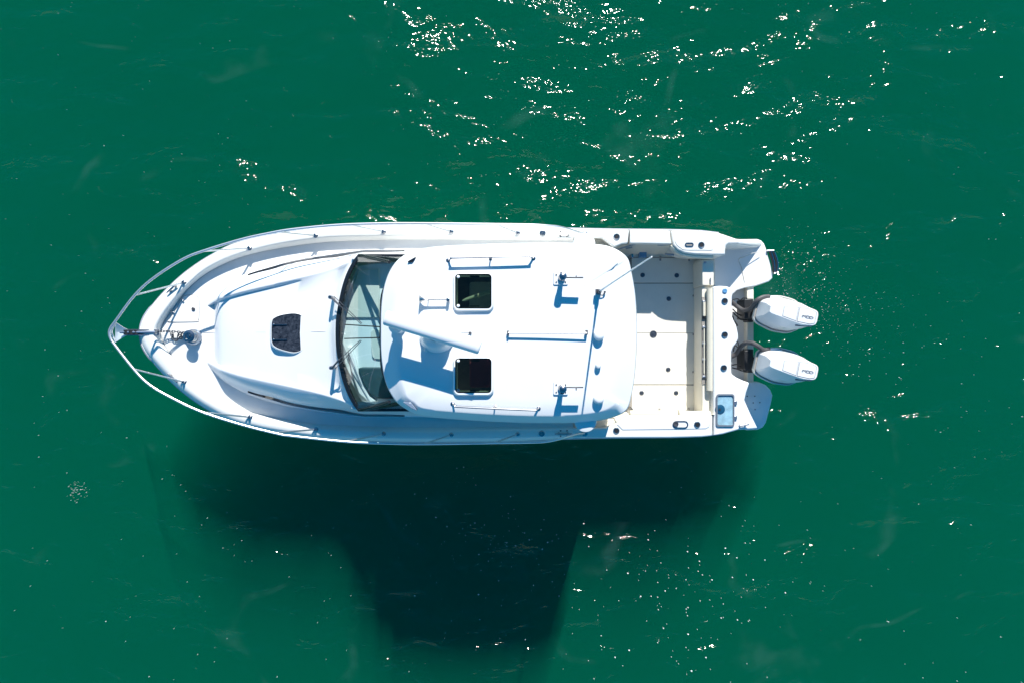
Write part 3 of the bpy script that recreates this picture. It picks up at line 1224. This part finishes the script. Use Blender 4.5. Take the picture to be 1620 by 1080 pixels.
# inner liner walls, starboard and port, and the steps down from the side decks
bm = bmesh.new()
star = [(905, 376.5), (952, 376.5), (972, 391), (985, 388), (996, 385), (1062, 386.5), (1082, 400.5), (1131, 403)]
loft(bm, [[P(x, y, 1.03) for x, y in star], [P(x, y + 1, .93) for x, y in star], [Vector((P(x, y, .8).x, P(x, 403 if x > 990 else y + 6, .36).y, .33)) for x, y in star]])
mk('liner_wall', bm, CREAM, boat)
bm = bmesh.new()
port = [(905, 677), (958, 677), (975, 668), (996, 655), (1131, 655)]
loft(bm, [[P(x, y, 1.03) for x, y in port], [P(x, y - 1, .93) for x, y in port], [Vector((P(x, y, .8).x, P(x, 651 if x > 990 else y - 4, .36).y, .33)) for x, y in port]])
mk('liner_wall', bm, CREAM, boat)
for y0, y1 in ((374, 420), (636, 679)):
    pxprism('side_step', [(906, y0), (962, y0), (962, y1), (906, y1)], .72, .3, CREAM, boat, bevel=.015)
    bm = bmesh.new()
    q = [P(907, y0, zd(907) + .004), P(907, y1, zd(907) + .004)]
    loft(bm, [q, [v + Vector((0, 0, -.4)) for v in q]])
    mk('step_riser', bm, GEL, boat, smooth=0)

# gunwale caps aft
gw = pxprism('gunwale', [(905, 362), (950, 363), (995.5, 364.2), (994.5, 375), (993.5, 385.5), (984, 386.5), (972, 391.5), (952, 376.3), (905, 376.3)], 1.08, .97, GELW, boat, bevel=.022, seg=3)
gd = pxprism('side_door', [(997, 364.3), (1030, 365), (1060.2, 365.5), (1060.8, 375), (1063, 386.5), (1030, 386), (996, 385.5)], 1.08, .95, GELW, boat, bevel=.018, seg=3)
quarter = [(1061.8, 365.6), (1090, 366), (1121, 366.7), (1134, 368.4), (1146, 371.5), (1168, 379.5), (1172, 385.5), (1153, 386), (1149, 388.5), (1148, 394), (1147.6, 403.5), (1126, 403.5), (1098, 402.5), (1083, 400.5), (1072, 395.5), (1064.5, 387.5), (1062.5, 376)]
gq = pxprism('gunwale', quarter, 1.06, .46, GELW, boat, bevel=.022, seg=3)
bm = bmesh.new()
rows = []
for x, yo, yi, z in ((1150, 373.5, 386, 1.058), (1166, 379, 387, 1.05), (1178, 380, 388.5, .95), (1190, 380.5, 390, .78), (1199, 380.5, 390.5, .60), (1205, 383, 389.5, .49)):
    a, b = P(x, yo, z), P(x, yi, z)
    rows.append([Vector((a.x, a.y, .42)), a - Vector((0, .0, .03)), a - Vector((0, .02, 0)), b + Vector((0, .02, 0)), b - Vector((0, 0, .03)), Vector((b.x, b.y, .42))])
loft(bm, rows, True, True, True)
mk('quarter_slope', bm, GELW, boat, smooth=50)
gp = pxprism('gunwale', [(905, 677), (958, 677), (975, 669), (996, 656.5), (1127.5, 656.5), (1127.5, 688.8), (1110, 690.7), (1060, 692), (905, 692.3)], 1.08, .97, GELW, boat, bevel=.022, seg=3)
# inset pads on the gunwales
pad1 = pxprism('gunwale_pad', fit([(1069, 378.5), (1090, 378), (1115, 378), (1124, 381), (1126.5, 388), (1127, 396), (1112, 396.2), (1084, 396), (1077, 393), (1070, 387)]), 1.066, 1.05, GELW, gq, bevel=.005)
pad2 = pxprism('gunwale_pad', [(976, 670.5), (994, 660.5), (1060, 660.2), (1124.5, 660.2), (1124.5, 668), (1122, 674.5), (1117, 677.5), (1060, 678.6), (985, 679.4)], 1.088, 1.06, GEL, gp, bevel=.006)
# bolsters
bm = bmesh.new()
tube(bm, catmull([P(1061, 388.5, .99), P(1072, 397.5, .99), P(1083, 402, .99), P(1100, 404.5, .985), P(1127, 405.5, .98)], 6), .045, 10)
mk('bolster', bm, VINYL, boat)
for a, b in (((973.5, 666.5), (993.5, 654.5)), ((996, 653.8), (1072, 654.2)), ((1073.5, 654.2), (1124, 655))):
    bm = bmesh.new()
    tube(bm, [P(*a, 1.0), P((a[0] * 3 + b[0]) / 4, (a[1] * 3 + b[1]) / 4, 1.0), P(*b, 1.0)], .052, 12)
    mk('bolster', bm, VINYL, boat, bevel=.012, seg=2)

# rod holders
bm = bmesh.new()
R_ = .048
lathe(bm, [(R_, 0), (R_, .006), (R_ * .86, .012), (R_ * .66, .010), (R_ * .6, -.02)], 20, (0, 0, 0), True, False)
rh = mk('rod_holder', bm, STEEL, boat, loc=P(975.5, 375, 1.082))
bm = bmesh.new()
lathe(bm, [(R_ * .62, .0075), (.004, .0070)], 16)
lin = mk('liner', bm, RUBBER, rh, loc=P(975.5, 375, 1.082))
for (x, y, z) in ((1109.5, 388, 1.068), (975, 680.5, 1.082), (1103, 671, 1.09), (1146.5, 476.5, .985), (1146.5, 529.5, .985), (1145, 581.5, .985)):
    dup(rh, P(x, y, z), boat)
# courtesy light, fillers
for (x, y, z, r) in ((1146.5, 460.5, .983, .036), (858.5, 369, zs(858) + .002, .045), (857, 685, zs(858) + .002, .045)):
    bm = bmesh.new()
    lathe(bm, [(r, 0), (r, .008), (r * .75, .013), (r * .2, .010)], 18, (0, 0, 0))
    mk('filler_cap', bm, STEEL if z > 1 else BLUEPL, boat, loc=P(x, y, z))
# oval fittings
for (x0, y0, x1, y1, z) in ((1083.5, 384, 1097.5, 391, 1.068), (1064, 665, 1089, 677, 1.09)):
    rr = (y1 - y0) / 2 - .05
    bm = bmesh.new()
    o_, i_ = rrect(x0, y0, x1, y1, rr, 6), rrect(x0 + 2, y0 + 2, x1 - 2, y1 - 2, rr - 2, 6)
    loft(bm, [[P(x, y, z - .01) for x, y in o_], [P(x, y, z + .006) for x, y in o_], [P(x, y, z + .006) for x, y in i_], [P(x, y, z - .004) for x, y in i_]], True)
    f_ = mk('oval_fitting', bm, STEEL, boat)
    pxprism('insert', i_, z + .001, z - .01, GEL if y0 > 600 else GREYL if False else SEAM, f_, smooth=0)
    if y0 > 600:
        bm = bmesh.new()
        lathe(bm, [(.04, 0), (.04, .01), (.028, .012), (.025, .004), (.003, .003)], 16, P(1069, 670, z + .001))
        mk('socket', bm, DARKST, f_)
# blue tray and latch hardware under the starboard gunwale
pxprism('blue_tray', [(1012, 395), (1023, 395), (1023, 407), (1012, 407)], .48, ZF, BLUEPL, boat, bevel=.006)
for pts, r in (([P(978, 394.5, .92), P(1000, 387.5, .95), P(1007, 386, .95)], .012), ([P(990, 393.5, .85), P(1000, 391.5, .85)], .012), ([P(1040, 387.5, .9), P(1050, 388, .88), P(1060, 386.5, .92)], .014), ([P(1052, 402, .7), P(1066, 403.5, .7)], .016)):
    bm = bmesh.new()
    tube(bm, pts, r, 8)
    mk('door_latch', bm, GALV, boat)
for (x, y) in ((996, 408), (996, 645)):
    bm = bmesh.new()
    box(bm, P(x, y, .62), (.03, .06, .5))
    mk('door_post', bm, STEEL, boat, bevel=.006)

# ------------------------------------------------------------------ transom
tr_px = [(1128.5, 453.5), (1140, 452.5), (1151, 453.5), (1158, 457), (1160.5, 462), (1158.5, 469), (1158, 480), (1158, 499), (1160.5, 506), (1165, 515), (1168, 528), (1168.5, 535), (1165, 543), (1160, 549), (1157.5, 556), (1157, 575), (1157.5, 591),
         (1166, 597), (1176, 601.5), (1186, 605), (1181, 620), (1178, 632), (1188, 655), (1199, 677), (1185, 678.5), (1168, 679.5), (1144, 686.2), (1128.5, 688.6)]
tr = pxprism('transom', tr_px, .98, .2, GEL, boat, bevel=.022, seg=3)
# inner face, rod rack pocket, padded bolster, door
inner = pxprism('transom_liner', [(1106.5, 410), (1110.5, 410), (1110.5, 655), (1106.5, 655)], .66, .3, CREAM, boat, bevel=.01)
pxprism('transom_seat_box', [(1110.7, 453), (1128.3, 453), (1128.3, 655), (1110.7, 655)], .84, .3, CREAM, boat, bevel=.012)
pk = pxprism('rod_rack', [(1110.5, 470), (1116.5, 470), (1116.5, 607), (1110.5, 607)], .855, .83, SEAM, boat)
for y in (477, 503, 517.5, 543, 568, 595):
    bm = bmesh.new()
    box(bm, P(1113.5, y, .87), (.05, .03, .03))
    mk('clip', bm, GALV if y != 503 else RUBBER, pk, bevel=.005)
bm = bmesh.new()
tube(bm, [P(1114, 478, .885), P(1114, 500, .885)], .022, 8)
tube(bm, [P(1114, 520, .885), P(1114, 590, .885)], .010, 8)
mk('stowed_gaff', bm, VINYL, pk)
bm = bmesh.new()
tube(bm, [P(1123.5, 457, .90), P(1123.5, 500, .905), P(1123.5, 560, .905), P(1123.5, 617, .90)], .055, 12)
mk('bolster', bm, VINYL, boat)
td = pxprism('transom_door', [(1111, 411), (1129.5, 411), (1129.5, 452), (1111, 452)], .88, .3, CREAM, boat, bevel=.012)
bm = bmesh.new()
tube(bm, [P(1124, 440, .9), P(1124, 451, .9)], .009, 6)
mk('door_pull', bm, GALV, td)
bm = bmesh.new()
box(bm, P(1115.5, 415.5, .89), (.035, .03, .02))
mk('hinge', bm, GALV, td, bevel=.004)
# weathered strip on the hatch edge by the transom
pxprism('rust_streak', [(1105.2, 409), (1106.3, 409), (1106.3, 440), (1105.2, 440)], ZF + .012, ZF, STAIN, boat, smooth=0)
pxprism('rust_streak', [(1105.2, 612), (1106.3, 612), (1106.3, 648), (1105.2, 648)], ZF + .012, ZF, STAIN, boat, smooth=0)

# swim platforms either side, engine well between
plat = pxprism('swim_platform', [(1129.5, 398), (1148, 398), (1149, 384), (1168, 378.8), (1198, 378.4), (1204.5, 380.5), (1209, 385.5), (1212, 393), (1218, 412), (1223.5, 433), (1222.5, 440), (1217, 445.5), (1195, 453), (1178, 456), (1166, 460), (1158, 468), (1129.5, 468)], .50, .36, GEL, boat, bevel=.02, seg=3)
pxprism('swim_platform', [(1176, 606), (1186, 603.5), (1200, 603.5), (1212, 608.5), (1219, 616), (1222.5, 625), (1220, 638), (1212, 668), (1207, 675.5), (1199, 679.2), (1180, 680), (1170, 660)], .50, .36, GEL, boat, bevel=.02, seg=3)
pxprism('engine_well', [(1150, 452), (1184, 452), (1184, 607), (1150, 607)], .32, .1, GEL, boat)
pxprism('transom_plate', [(1182, 453.5), (1192.5, 453.5), (1192.5, 606), (1182, 606)], .46, -.3, CREAM, boat, bevel=.012)
# speaker grille screws on the port platform
bm = bmesh.new()
lathe(bm, [(.115, 0), (.115, .004), (.105, .005)], 26, P(1193, 636, .501))
mk('round_access_plate', bm, GEL, boat, bevel=.002)
# bolt heads
for (x, y) in ((1182, 626), (1194, 626), (1202, 636), (1191.5, 636.5), (1194.5, 647)):
    bm = bmesh.new()
    lathe(bm, [(.010, 0), (.010, .005)], 8, P(x, y, .505))
    mk('bolt', bm, DARKST, boat)

# bait well with clear lid in the port transom corner
bw = empty('bait_well', P(1147.5, 648, .98), boat)
o_, i_ = rrect(1133, 622.5, 1162, 674, 4, 4), rrect(1135.3, 625, 1160.2, 671.5, 3, 4)
bm = bmesh.new()
loft(bm, [[P(x, y, .975) for x, y in o_], [P(x, y, 1.003) for x, y in o_], [P(x, y, 1.003) for x, y in i_], [P(x, y, .984) for x, y in i_]], True)
mk('frame', bm, GREYL, bw)
pxprism('basin', i_, .9845, .95, SINKB, bw, smooth=0)
pxprism('lid', i_, 1.0, .996, WELLGL, bw, smooth=0)
bm = bmesh.new()
lathe(bm, [(.075, 0), (.07, .003), (.03, .004)], 20, P(1139, 647, .985))
mk('drain', bm, paint('drain_blue', (.03, .12, .20), .4), bw)
bm = bmesh.new()
lathe(bm, [(.018, 0), (.018, .008)], 12, P(1138.5, 647, .988))
mk('drain_plug', bm, DARKST, bw)
for y in (636.5, 660):
    bm = bmesh.new()
    box(bm, P(1163.5, y, .995), (.045, .055, .02))
    mk('hinge', bm, GALV, bw, bevel=.004)

# cleats
def cleat(x, y, z, rz, L=.20):
    bm = bmesh.new()
    rows = []
    for t, r in ((-1, .005), (-.9, .010), (-.5, .013), (0, .016), (.5, .013), (.9, .010), (1, .005)):
        c = Vector((t * L / 2, 0, .035 + .010 * abs(t)))
        rows.append([c + Vector((0, math.cos(a) * r, math.sin(a) * r)) for a in [2 * math.pi * k / 8 for k in range(8)]])
    loft(bm, rows, True, True, True)
    for t in (-.25, .25):
        lathe(bm, [(.02, 0), (.014, .01), (.012, .035)], 8, (t * L, 0, 0))
    return mk('cleat', bm, STEEL, boat, loc=P(x, y, z), rot=(0, 0, rz))


cleat(274, 456.5, zs(274), .75)
cleat(275, 597, zs(275), -.75)
cleat(893, 371, zs(893), 0, .26)
cleat(891, 685, zs(893), 0, .26)
cleat(1177, 388, .51, -.25, .22)
cleat(1175, 671.5, .985, .2, .16)
for s, yy in ((1, 370.5), (-1, 685)):
    for dx in (-5, 5):
        for dy in (-4.5, 4):
            bm = bmesh.new()
            lathe(bm, [(.011, 0), (.011, .006)], 8, P(892 + dx, yy + dy, zs(893)))
            mk('cleat_bolt', bm, DARKST, boat)

# swim ladder folded at the starboard platform edge
ld = empty('swim_ladder', P(1222, 415, .5), boat)
for (x0, y0, x1, y1) in ((1213, 397.5, 1224, 397), (1224, 433, 1231, 431)):
    bm = bmesh.new()
    tube(bm, [P(x0, y0, .52), P(x1, y1, .52)], .022, 8)
    mk('rail', bm, STEEL, ld)
for k in range(4):
    bm = bmesh.new()
    x = 1217.5 + k * 2.6
    tube(bm, catmull([P(x, 399, .53), P(x + 4.5 + k * .2, 415, .53), P(x + 6.5 - k * .6, 432, .53)], 5), .011 if k % 2 else .015, 8)
    mk('rung', bm, RUBBER if k % 2 == 0 else STEEL, ld)

# ------------------------------------------------------------------ outboard engines
def engine(pxy, steer, cable):
    e0 = P(pxy[0], pxy[1], 1.0)
    en = empty('outboard_engine', (e0.x, e0.y, .4), boat)
    ca, sa = math.cos(steer), math.sin(steer)

    def W(u, v, z):
        u, v = u * .805, v * 1.02
        return Vector((e0.x + u * ca - v * sa, e0.y + u * sa + v * ca, z))

    def ring(prof, z, n=26, du=0.0, tilt=0.0):
        f = pchip(prof)
        u0, u1 = prof[0][0], prof[-1][0]
        us = [u0 + (u1 - u0) * (0.5 - 0.5 * math.cos(math.pi * k / n)) for k in range(n + 1)]
        L_ = [W(u + du, f(u), z + tilt * (u - .45)) for u in us]
        R2 = [W(u + du, -f(u), z + tilt * (u - .45)) for u in reversed(us)]
        return L_ + R2

    low = [(.08, .08), (.12, .13), (.35, .165), (.6, .165), (.74, .12), (.78, .05)]
    mid = [(-.02, .125), (.01, .165), (.2, .232), (.42, .265), (.62, .255), (.80, .185), (.885, .105), (.91, .05)]
    midb = [(0.01, .11), (.04, .145), (.2, .20), (.42, .230), (.62, .221), (.80, .160), (.885, .095), (.905, .05)]
    sh = [(.06, .09), (.09, .12), (.25, .165), (.45, .195), (.66, .190), (.82, .145), (.90, .09), (.92, .05)]
    top = [(.08, .045), (.12, .06), (.30, .085), (.5, .11), (.70, .125), (.84, .115), (.915, .085), (.925, .05)]
    top2 = [(.085, .04), (.125, .054), (.30, .078), (.5, .102), (.70, .117), (.84, .107), (.908, .078), (.918, .045)]
    bm = bmesh.new()
    loft(bm, [ring(low, .66), ring(low, .72), ring([(u * 1.04 - .03, h * 1.2) for u, h in low], .82), ring(mid, .93), ring(mid, 1.0)], True, True, True)
    mk('lower_cowl', bm, ENGC, en, smooth=40)
    bm = bmesh.new()
    loft(bm, [ring(midb, 1.004), ring(midb, 1.03), ring(sh, 1.21, tilt=.03), ring(top, 1.375, tilt=.06), ring(top2, 1.392, tilt=.06)], True, True, True)
    cw = mk('cowl', bm, ENGW, en, smooth=16)
    bm = bmesh.new()
    loft(bm, [ring([(u, h - .012) for u, h in mid], 1.0015), ring([(u, h + .004) for u, h in midb], 1.003), ring([(u, h + .001) for u, h in midb], 1.012)], True)
    mk('cowl_seam', bm, SEAM, en)
    # two flat panels let into the top, the rear one carries the number

    def zt(u):
        return 1.392 + .06 * (u - .45)
    for q in ([(.32, .064), (.56, .094), (.56, -.094), (.32, -.064)], [(.585, .097), (.80, .098), (.88, .075), (.88, -.075), (.80, -.098), (.585, -.097)]):
        bm = bmesh.new()
        prism(bm, [W(u, v, zt(u) + .005) for u, v in q], 0, [W(u, v, zt(u) - .02) for u, v in q])
        pn = mk('top_panel', bm, ENGW, en, bevel=.004)
        bm = bmesh.new()
        cu, cv = sum(a for a, b in q) / len(q), 0
        q2 = [(cu + (u - cu) * 1.05, v * 1.06) for u, v in q]
        prism(bm, [W(u, v, zt(u) + .0015) for u, v in q2], 0, [W(u, v, zt(u) - .02) for u, v in q2])
        mk('panel_gap', bm, paint('gap_grey', (.22, .22, .22), .6), en)
    # "300", figures stacked down the cowl
    for i, ch in enumerate('300'):
        cu_ = bpy.data.curves.new('numeral', 'FONT')
        cu_.body = ch
        cu_.size = .092
        cu_.align_x = 'CENTER'
        cu_.align_y = 'CENTER'
        cu_.extrude = .0008
        cu_.offset = .0016
        to = bpy.data.objects.new('numeral_src', cu_)
        COL.objects.link(to)
        bpy.context.view_layer.update()
        me = bpy.data.meshes.new_from_object(to.evaluated_get(bpy.context.evaluated_depsgraph_get()))
        bpy.data.objects.remove(to)
        me.materials.append(GREYL)
        nu = bpy.data.objects.new('numeral', me)
        COL.objects.link(nu)
        u = .690 + i * .060
        place(nu, W(u, -.012, zt(u) + .0068), en, (0, -.06, steer + math.pi / 2))
    # slot on the side facet
    bm = bmesh.new()
    tube(bm, [W(.60, -.150, 1.335), W(.87, -.118, 1.372)], .011, 6)
    mk('side_vent', bm, GREYL, en)
    # hump at the front where the rigging enters
    bm = bmesh.new()
    tube(bm, [W(.12, .185, 1.02), W(.30, .225, 1.02), W(.42, .228, 1.02)], .035, 10, .006)
    mk('rigging_boss', bm, ENGW, en)
    # mid section, bracket
    bm = bmesh.new()
    loft(bm, [ring([(.18, .04), (.25, .09), (.5, .09), (.62, .03)], .70), ring([(.2, .04), (.26, .07), (.5, .07), (.6, .02)], .2), ring([(.2, .03), (.26, .05), (.5, .05), (.6, .02)], -.5)], True, True, True)
    mk('midsection', bm, ENGW, en)
    bm = bmesh.new()
    box(bm, W(-.055, .0, .62), (.13, .30, .36))
    box(bm, W(.03, .0, .58), (.09, .36, .22))
    box(bm, W(.1, 0, .55), (.2, .14, .3))
    mk('clamp_bracket', bm, RUBBER, en, bevel=.012)
    bm = bmesh.new()
    tube(bm, catmull(cable, 8), .034, 10)
    mk('rigging_hose', bm, HOSE, en)
    return en


ST = math.radians(-12)
engine((1196.5, 489), ST, [P(1157, 477, .72), P(1166, 485, .72), P(1177, 491, .78), P(1188, 488, .92), P(1196, 477, 1.04), P(1206, 471, 1.05), P(1217, 469.5, 1.03)])
engine((1196.5, 571), ST, [P(1157, 564, .72), P(1165, 559, .75), P(1172, 548, .85), P(1180, 543, .95), P(1190, 542.5, 1.02), P(1200, 548, 1.06), P(1208, 553, 1.05), P(1217, 552, 1.03)])
# thin cables in the well
for pts, r in (([(1159, 474.5), (1166, 473), (1171, 475), (1176, 472), (1182, 472)], .010), ([(1159, 489), (1166, 496), (1172, 499), (1180, 498)], .009), ([(1159, 494), (1167, 502), (1173, 506), (1184, 506)], .009),
               ([(1159, 500), (1161, 507), (1166, 514), (1165, 516)], .012), ([(1158, 577), (1166, 576), (1173, 579), (1180, 579)], .009), ([(1158, 581), (1166, 583), (1174, 586), (1182, 585)], .009), ([(1163, 546), (1168, 549), (1167, 541), (1163, 544), (1160, 556)], .008), ([(1177, 552), (1173, 557), (1177, 558), (1179, 553)], .008)):
    bm = bmesh.new()
    tube(bm, catmull([P(x, y, .66) for x, y in pts], 6), r, 6)
    mk('control_cable', bm, RUBBER, boat)

# ------------------------------------------------------------------ bow rail
RZ = pchip([(172, 2.08), (300, 2.0), (450, 1.88), (600, 1.80), (780, 1.74), (866, 1.68), (893, 1.55), (912, 1.30), (925, 1.10)])
rail_s = [(173, 525), (176, 517), (182, 509), (212, 468.5), (243, 440), (290, 410), (327, 395.5), (382, 379), (420, 370.5), (460, 363.5), (531, 356.5), (605, 354), (680, 354), (772, 355), (840, 356), (866, 357.6), (886, 359.5), (905, 364.5), (924, 370.5)]
rail_p = [(173, 525), (174.5, 534), (182, 546), (212, 584), (234, 606), (264.6, 625), (317, 650), (382, 671), (438, 685), (460, 688.7), (550, 698), (620, 700.8), (680, 701.4), (772, 700), (840, 699), (866, 697.5), (890, 692.5), (907, 687.5), (924, 684.8)]
rl = empty('bow_rail', P(500, 527, 1.3), boat)
path = [P(x, y, RZ(x)) for x, y in reversed(rail_s)] + [P(x, y, RZ(x)) for x, y in rail_p[1:]]
bm = bmesh.new()
tube(bm, catmull(path, 6), .0165, 10)
mk('top_rail', bm, RAILST, rl)
for (bx_, by_, rx, ry) in ((291.5, 447, 214, 467), (395, 393, 322, 397.5), (499.6, 373, 437, 367.5), (607, 367, 550, 355.8), (714, 367, 668, 354), (819, 369, 783, 355.2),
                           (292, 603.5, 212, 583.5), (396, 659, 320, 651.3), (500, 678.5, 432, 683.8), (607, 685.5, 546, 697.8), (714, 687, 670, 701.2), (819, 686, 780, 700)):
    bm = bmesh.new()
    z = zs(bx_)
    tube(bm, [P(bx_, by_, z - .01), P(rx, ry, RZ(rx))], .0125, 8)
    st2 = mk('stanchion', bm, RAILST, rl)
    bm = bmesh.new()
    lathe(bm, [(.034, -.015), (.034, .006), (.02, .014), (.019, .05)], 12, P(bx_, by_, z))
    mk('stanchion_foot', bm, STEEL, rl)
for (x, y) in ((925, 370.5), (925, 684.8)):
    bm = bmesh.new()
    lathe(bm, [(.045, -.02), (.045, .006), (.02, .02)], 14, P(x, y, 1.085))
    mk('rail_end_foot', bm, STEEL, rl)
bm = bmesh.new()
tube(bm, catmull([P(183, 512, 2.0), P(177, 525, 2.0), P(183, 541, 2.0)], 6), .012, 8)
mk('pulpit_brace', bm, RAILST, rl)

# bow roller, windlass
br = empty('bow_roller', P(225, 526, 1.45), boat)
bm = bmesh.new()
for dy in (-4.2, 4.2):
    q = [P(198, 526 + dy, 1.40), P(200, 526 + dy, 1.50), P(250, 526 + dy, 1.46), P(252, 526 + dy, 1.34)]
    prism(bm, [p + Vector((0, .006, 0)) for p in q], 0, [p - Vector((0, .006, 0)) for p in q])
prism(bm, [P(212, 521.5, 1.405), P(252, 521.5, 1.405), P(252, 530.5, 1.405), P(212, 530.5, 1.405)], 1.38)
mk('cheek_plate', bm, GALV, br)
for x in (201, 208.5, 216):
    bm = bmesh.new()
    tube(bm, [P(x, 521.8, 1.475), P(x, 529.8, 1.475)], .045 if x < 212 else .035, 12)
    mk('roller', bm, RUBBER, br)
wd = empty('windlass', P(309, 533, 1.31), boat)
bm = bmesh.new()
lathe(bm, [(.115, -.02), (.115, .03), (.10, .05), (.10, .075)], 24, P(307, 533, 1.30))
box(bm, P(300, 531, 1.33), (.12, .12, .07))
mk('base', bm, GALV, wd, bevel=.006)
bm = bmesh.new()
lathe(bm, [(.075, .075), (.085, .09), (.07, .115), (.055, .13), (.055, .16), (.085, .18), (.085, .20), (.05, .21), (.045, .20), (.02, .20), (.02, .225)], 24, P(309, 532, 1.30))
mk('capstan', bm, STEEL, wd)

# ------------------------------------------------------------------ anchor in the roller, with chain
an = empty('anchor', P(190, 525.5, 1.35))
tag(an, 'galvanised plough anchor hanging in the bow roller with its chain', 'anchor')
bm = bmesh.new()
tube(bm, [P(190, 525.5, 1.50), P(215, 525.5, 1.49), P(246, 525.5, 1.47)], .020, 8)
mk('shank', bm, GALV, an)
bm = bmesh.new()
rows = []
for x, h, zz, dz in ((182, 16, 1.42, -.12), (183, 15.5, 1.44, -.11), (188, 12, 1.455, -.08), (194, 8, 1.46, -.05), (201, 4.5, 1.465, -.02), (210, 2.5, 1.465, 0)):
    rows.append([P(x, 525.5 - h, zz), P(x, 525.5 - h * .5, zz + dz * .6), P(x, 525.5, zz + dz), P(x, 525.5 + h * .5, zz + dz * .6), P(x, 525.5 + h, zz)])
low = [[p - Vector((0, 0, .018)) for p in r] for r in rows]
loft(bm, rows)
loft(bm, low)
for e in (0, -1):
    loft(bm, [rows[e], low[e]])
loft(bm, [[r[0] for r in rows], [r[0] for r in low]])
loft(bm, [[r[-1] for r in rows], [r[-1] for r in low]])
mk('fluke', bm, paint('anchor_paint', (.62, .66, .72), .4, metal=.3), an)
# chain links: a run to the windlass, a slack heap beside it
bm = bmesh.new()
lk_ = []
run = catmull([P(246, 524.5, 1.47), P(262, 524, 1.43), P(280, 525, 1.40), P(303, 528.5, 1.40)], 8)
lk_ += run
heap = [P(258 + 12, 527, 1.35), P(276, 531, 1.35), P(270, 535, 1.35), P(278, 538, 1.35), P(284, 534, 1.37), P(279, 529, 1.37), P(287, 528, 1.36), P(286, 537, 1.35), P(292, 532, 1.37), P(300, 534, 1.36)]
hp = catmull(heap, 8)


def links(bm, pts, pitch=.036):
    acc, i, flip = 0, 0, 0
    last = pts[0]
    for p in pts[1:]:
        seg = p - last
        while seg.length > pitch:
            d = seg.normalized()
            q = last + d * pitch
            c = (last + q) / 2
            sd_ = d.cross(Vector((0, 0, 1))).normalized()
            up = sd_.cross(d)
            ax2 = sd_ if flip % 2 == 0 else up
            ring_ = []
            for k in range(10):
                a = 2 * math.pi * k / 10
                ring_.append(c + d * math.cos(a) * pitch * .72 + ax2 * math.sin(a) * pitch * .42)
            ring_.append(ring_[0])
            tube(bm, ring_, .006, 5)
            last = q
            seg = p - last
            flip += 1


links(bm, lk_)
links(bm, hp)
mk('chain', bm, paint('dark_chain', (.16, .16, .17), .45, metal=.6, var=.3, scale=40), an)

# thin lanyard over the starboard platform
bm = bmesh.new()
tube(bm, catmull([P(1205, 398.5, .56), P(1190, 401, .62), P(1177, 406.5, .66), P(1170, 409, .6), P(1169, 414, .53), P(1173, 424, .51), P(1178, 447, .505)], 8), .0055, 6)
ln_ = mk('lanyard', bm, ROPE)
tag(ln_, 'thin pale cord lying across the right rear swim platform by the ladder', 'cord')

# ------------------------------------------------------------------ bubble flecks and painted sun glints on the water
def flecks():
    bm = bmesh.new()
    rnd = random.Random(11)

    def fleck(x, y, r):
        n = 6
        a0 = rnd.random() * 6
        sx = rnd.uniform(.7, 1.6)
        z = .02
        top = bm.verts.new((x, y, z + r * .5 + .012))
        ringv = []
        for k in range(n):
            a = a0 + 2 * math.pi * k / n
            rr = r * rnd.uniform(.7, 1.2)
            ringv.append(bm.verts.new((x + rr * sx * math.cos(a), y + rr * math.sin(a), z - .02)))
        for k in range(n):
            bm.faces.new((ringv[k], ringv[(k + 1) % n], top))

    def px(pxx, pyy, r):
        p = P(pxx, pyy, 0)
        fleck(p.x, p.y, r)
    for _ in range(420):      # churned patch aft of platform and engines, mostly pale flecks painting sun glints
        t = abs(rnd.gauss(0, .5))
        px(1228 + 190 * t, 440 + rnd.gauss(0, 45) + 90 * t, rnd.choice([.002, .002, .003, .003, .004, .006]))
    for _ in range(130):
        px(rnd.gauss(1090, 75), rnd.gauss(945, 70), rnd.choice([.003, .004, .006, .010]))
    for _ in range(110):
        px(rnd.gauss(780, 70), rnd.gauss(850, 60), rnd.choice([.003, .004, .006, .009]))
    for _ in range(700):
        px(rnd.uniform(-100, 1720), rnd.uniform(-80, 1160), rnd.choice([.0015, .002, .003, .0045]))
    for _ in range(60):
        px(rnd.gauss(122, 7), rnd.gauss(775, 8), rnd.choice([.0015, .002, .003, .004]))
    o = mk('foam_and_glints', bm, FOAMGLINT, loc=(0, 0, 0), smooth=0)
    o['kind'] = 'stuff'
    o['label'] = 'scattered white bubble flecks and painted sun sparkles on the green water'
    o['category'] = 'foam_and_glints'


flecks()
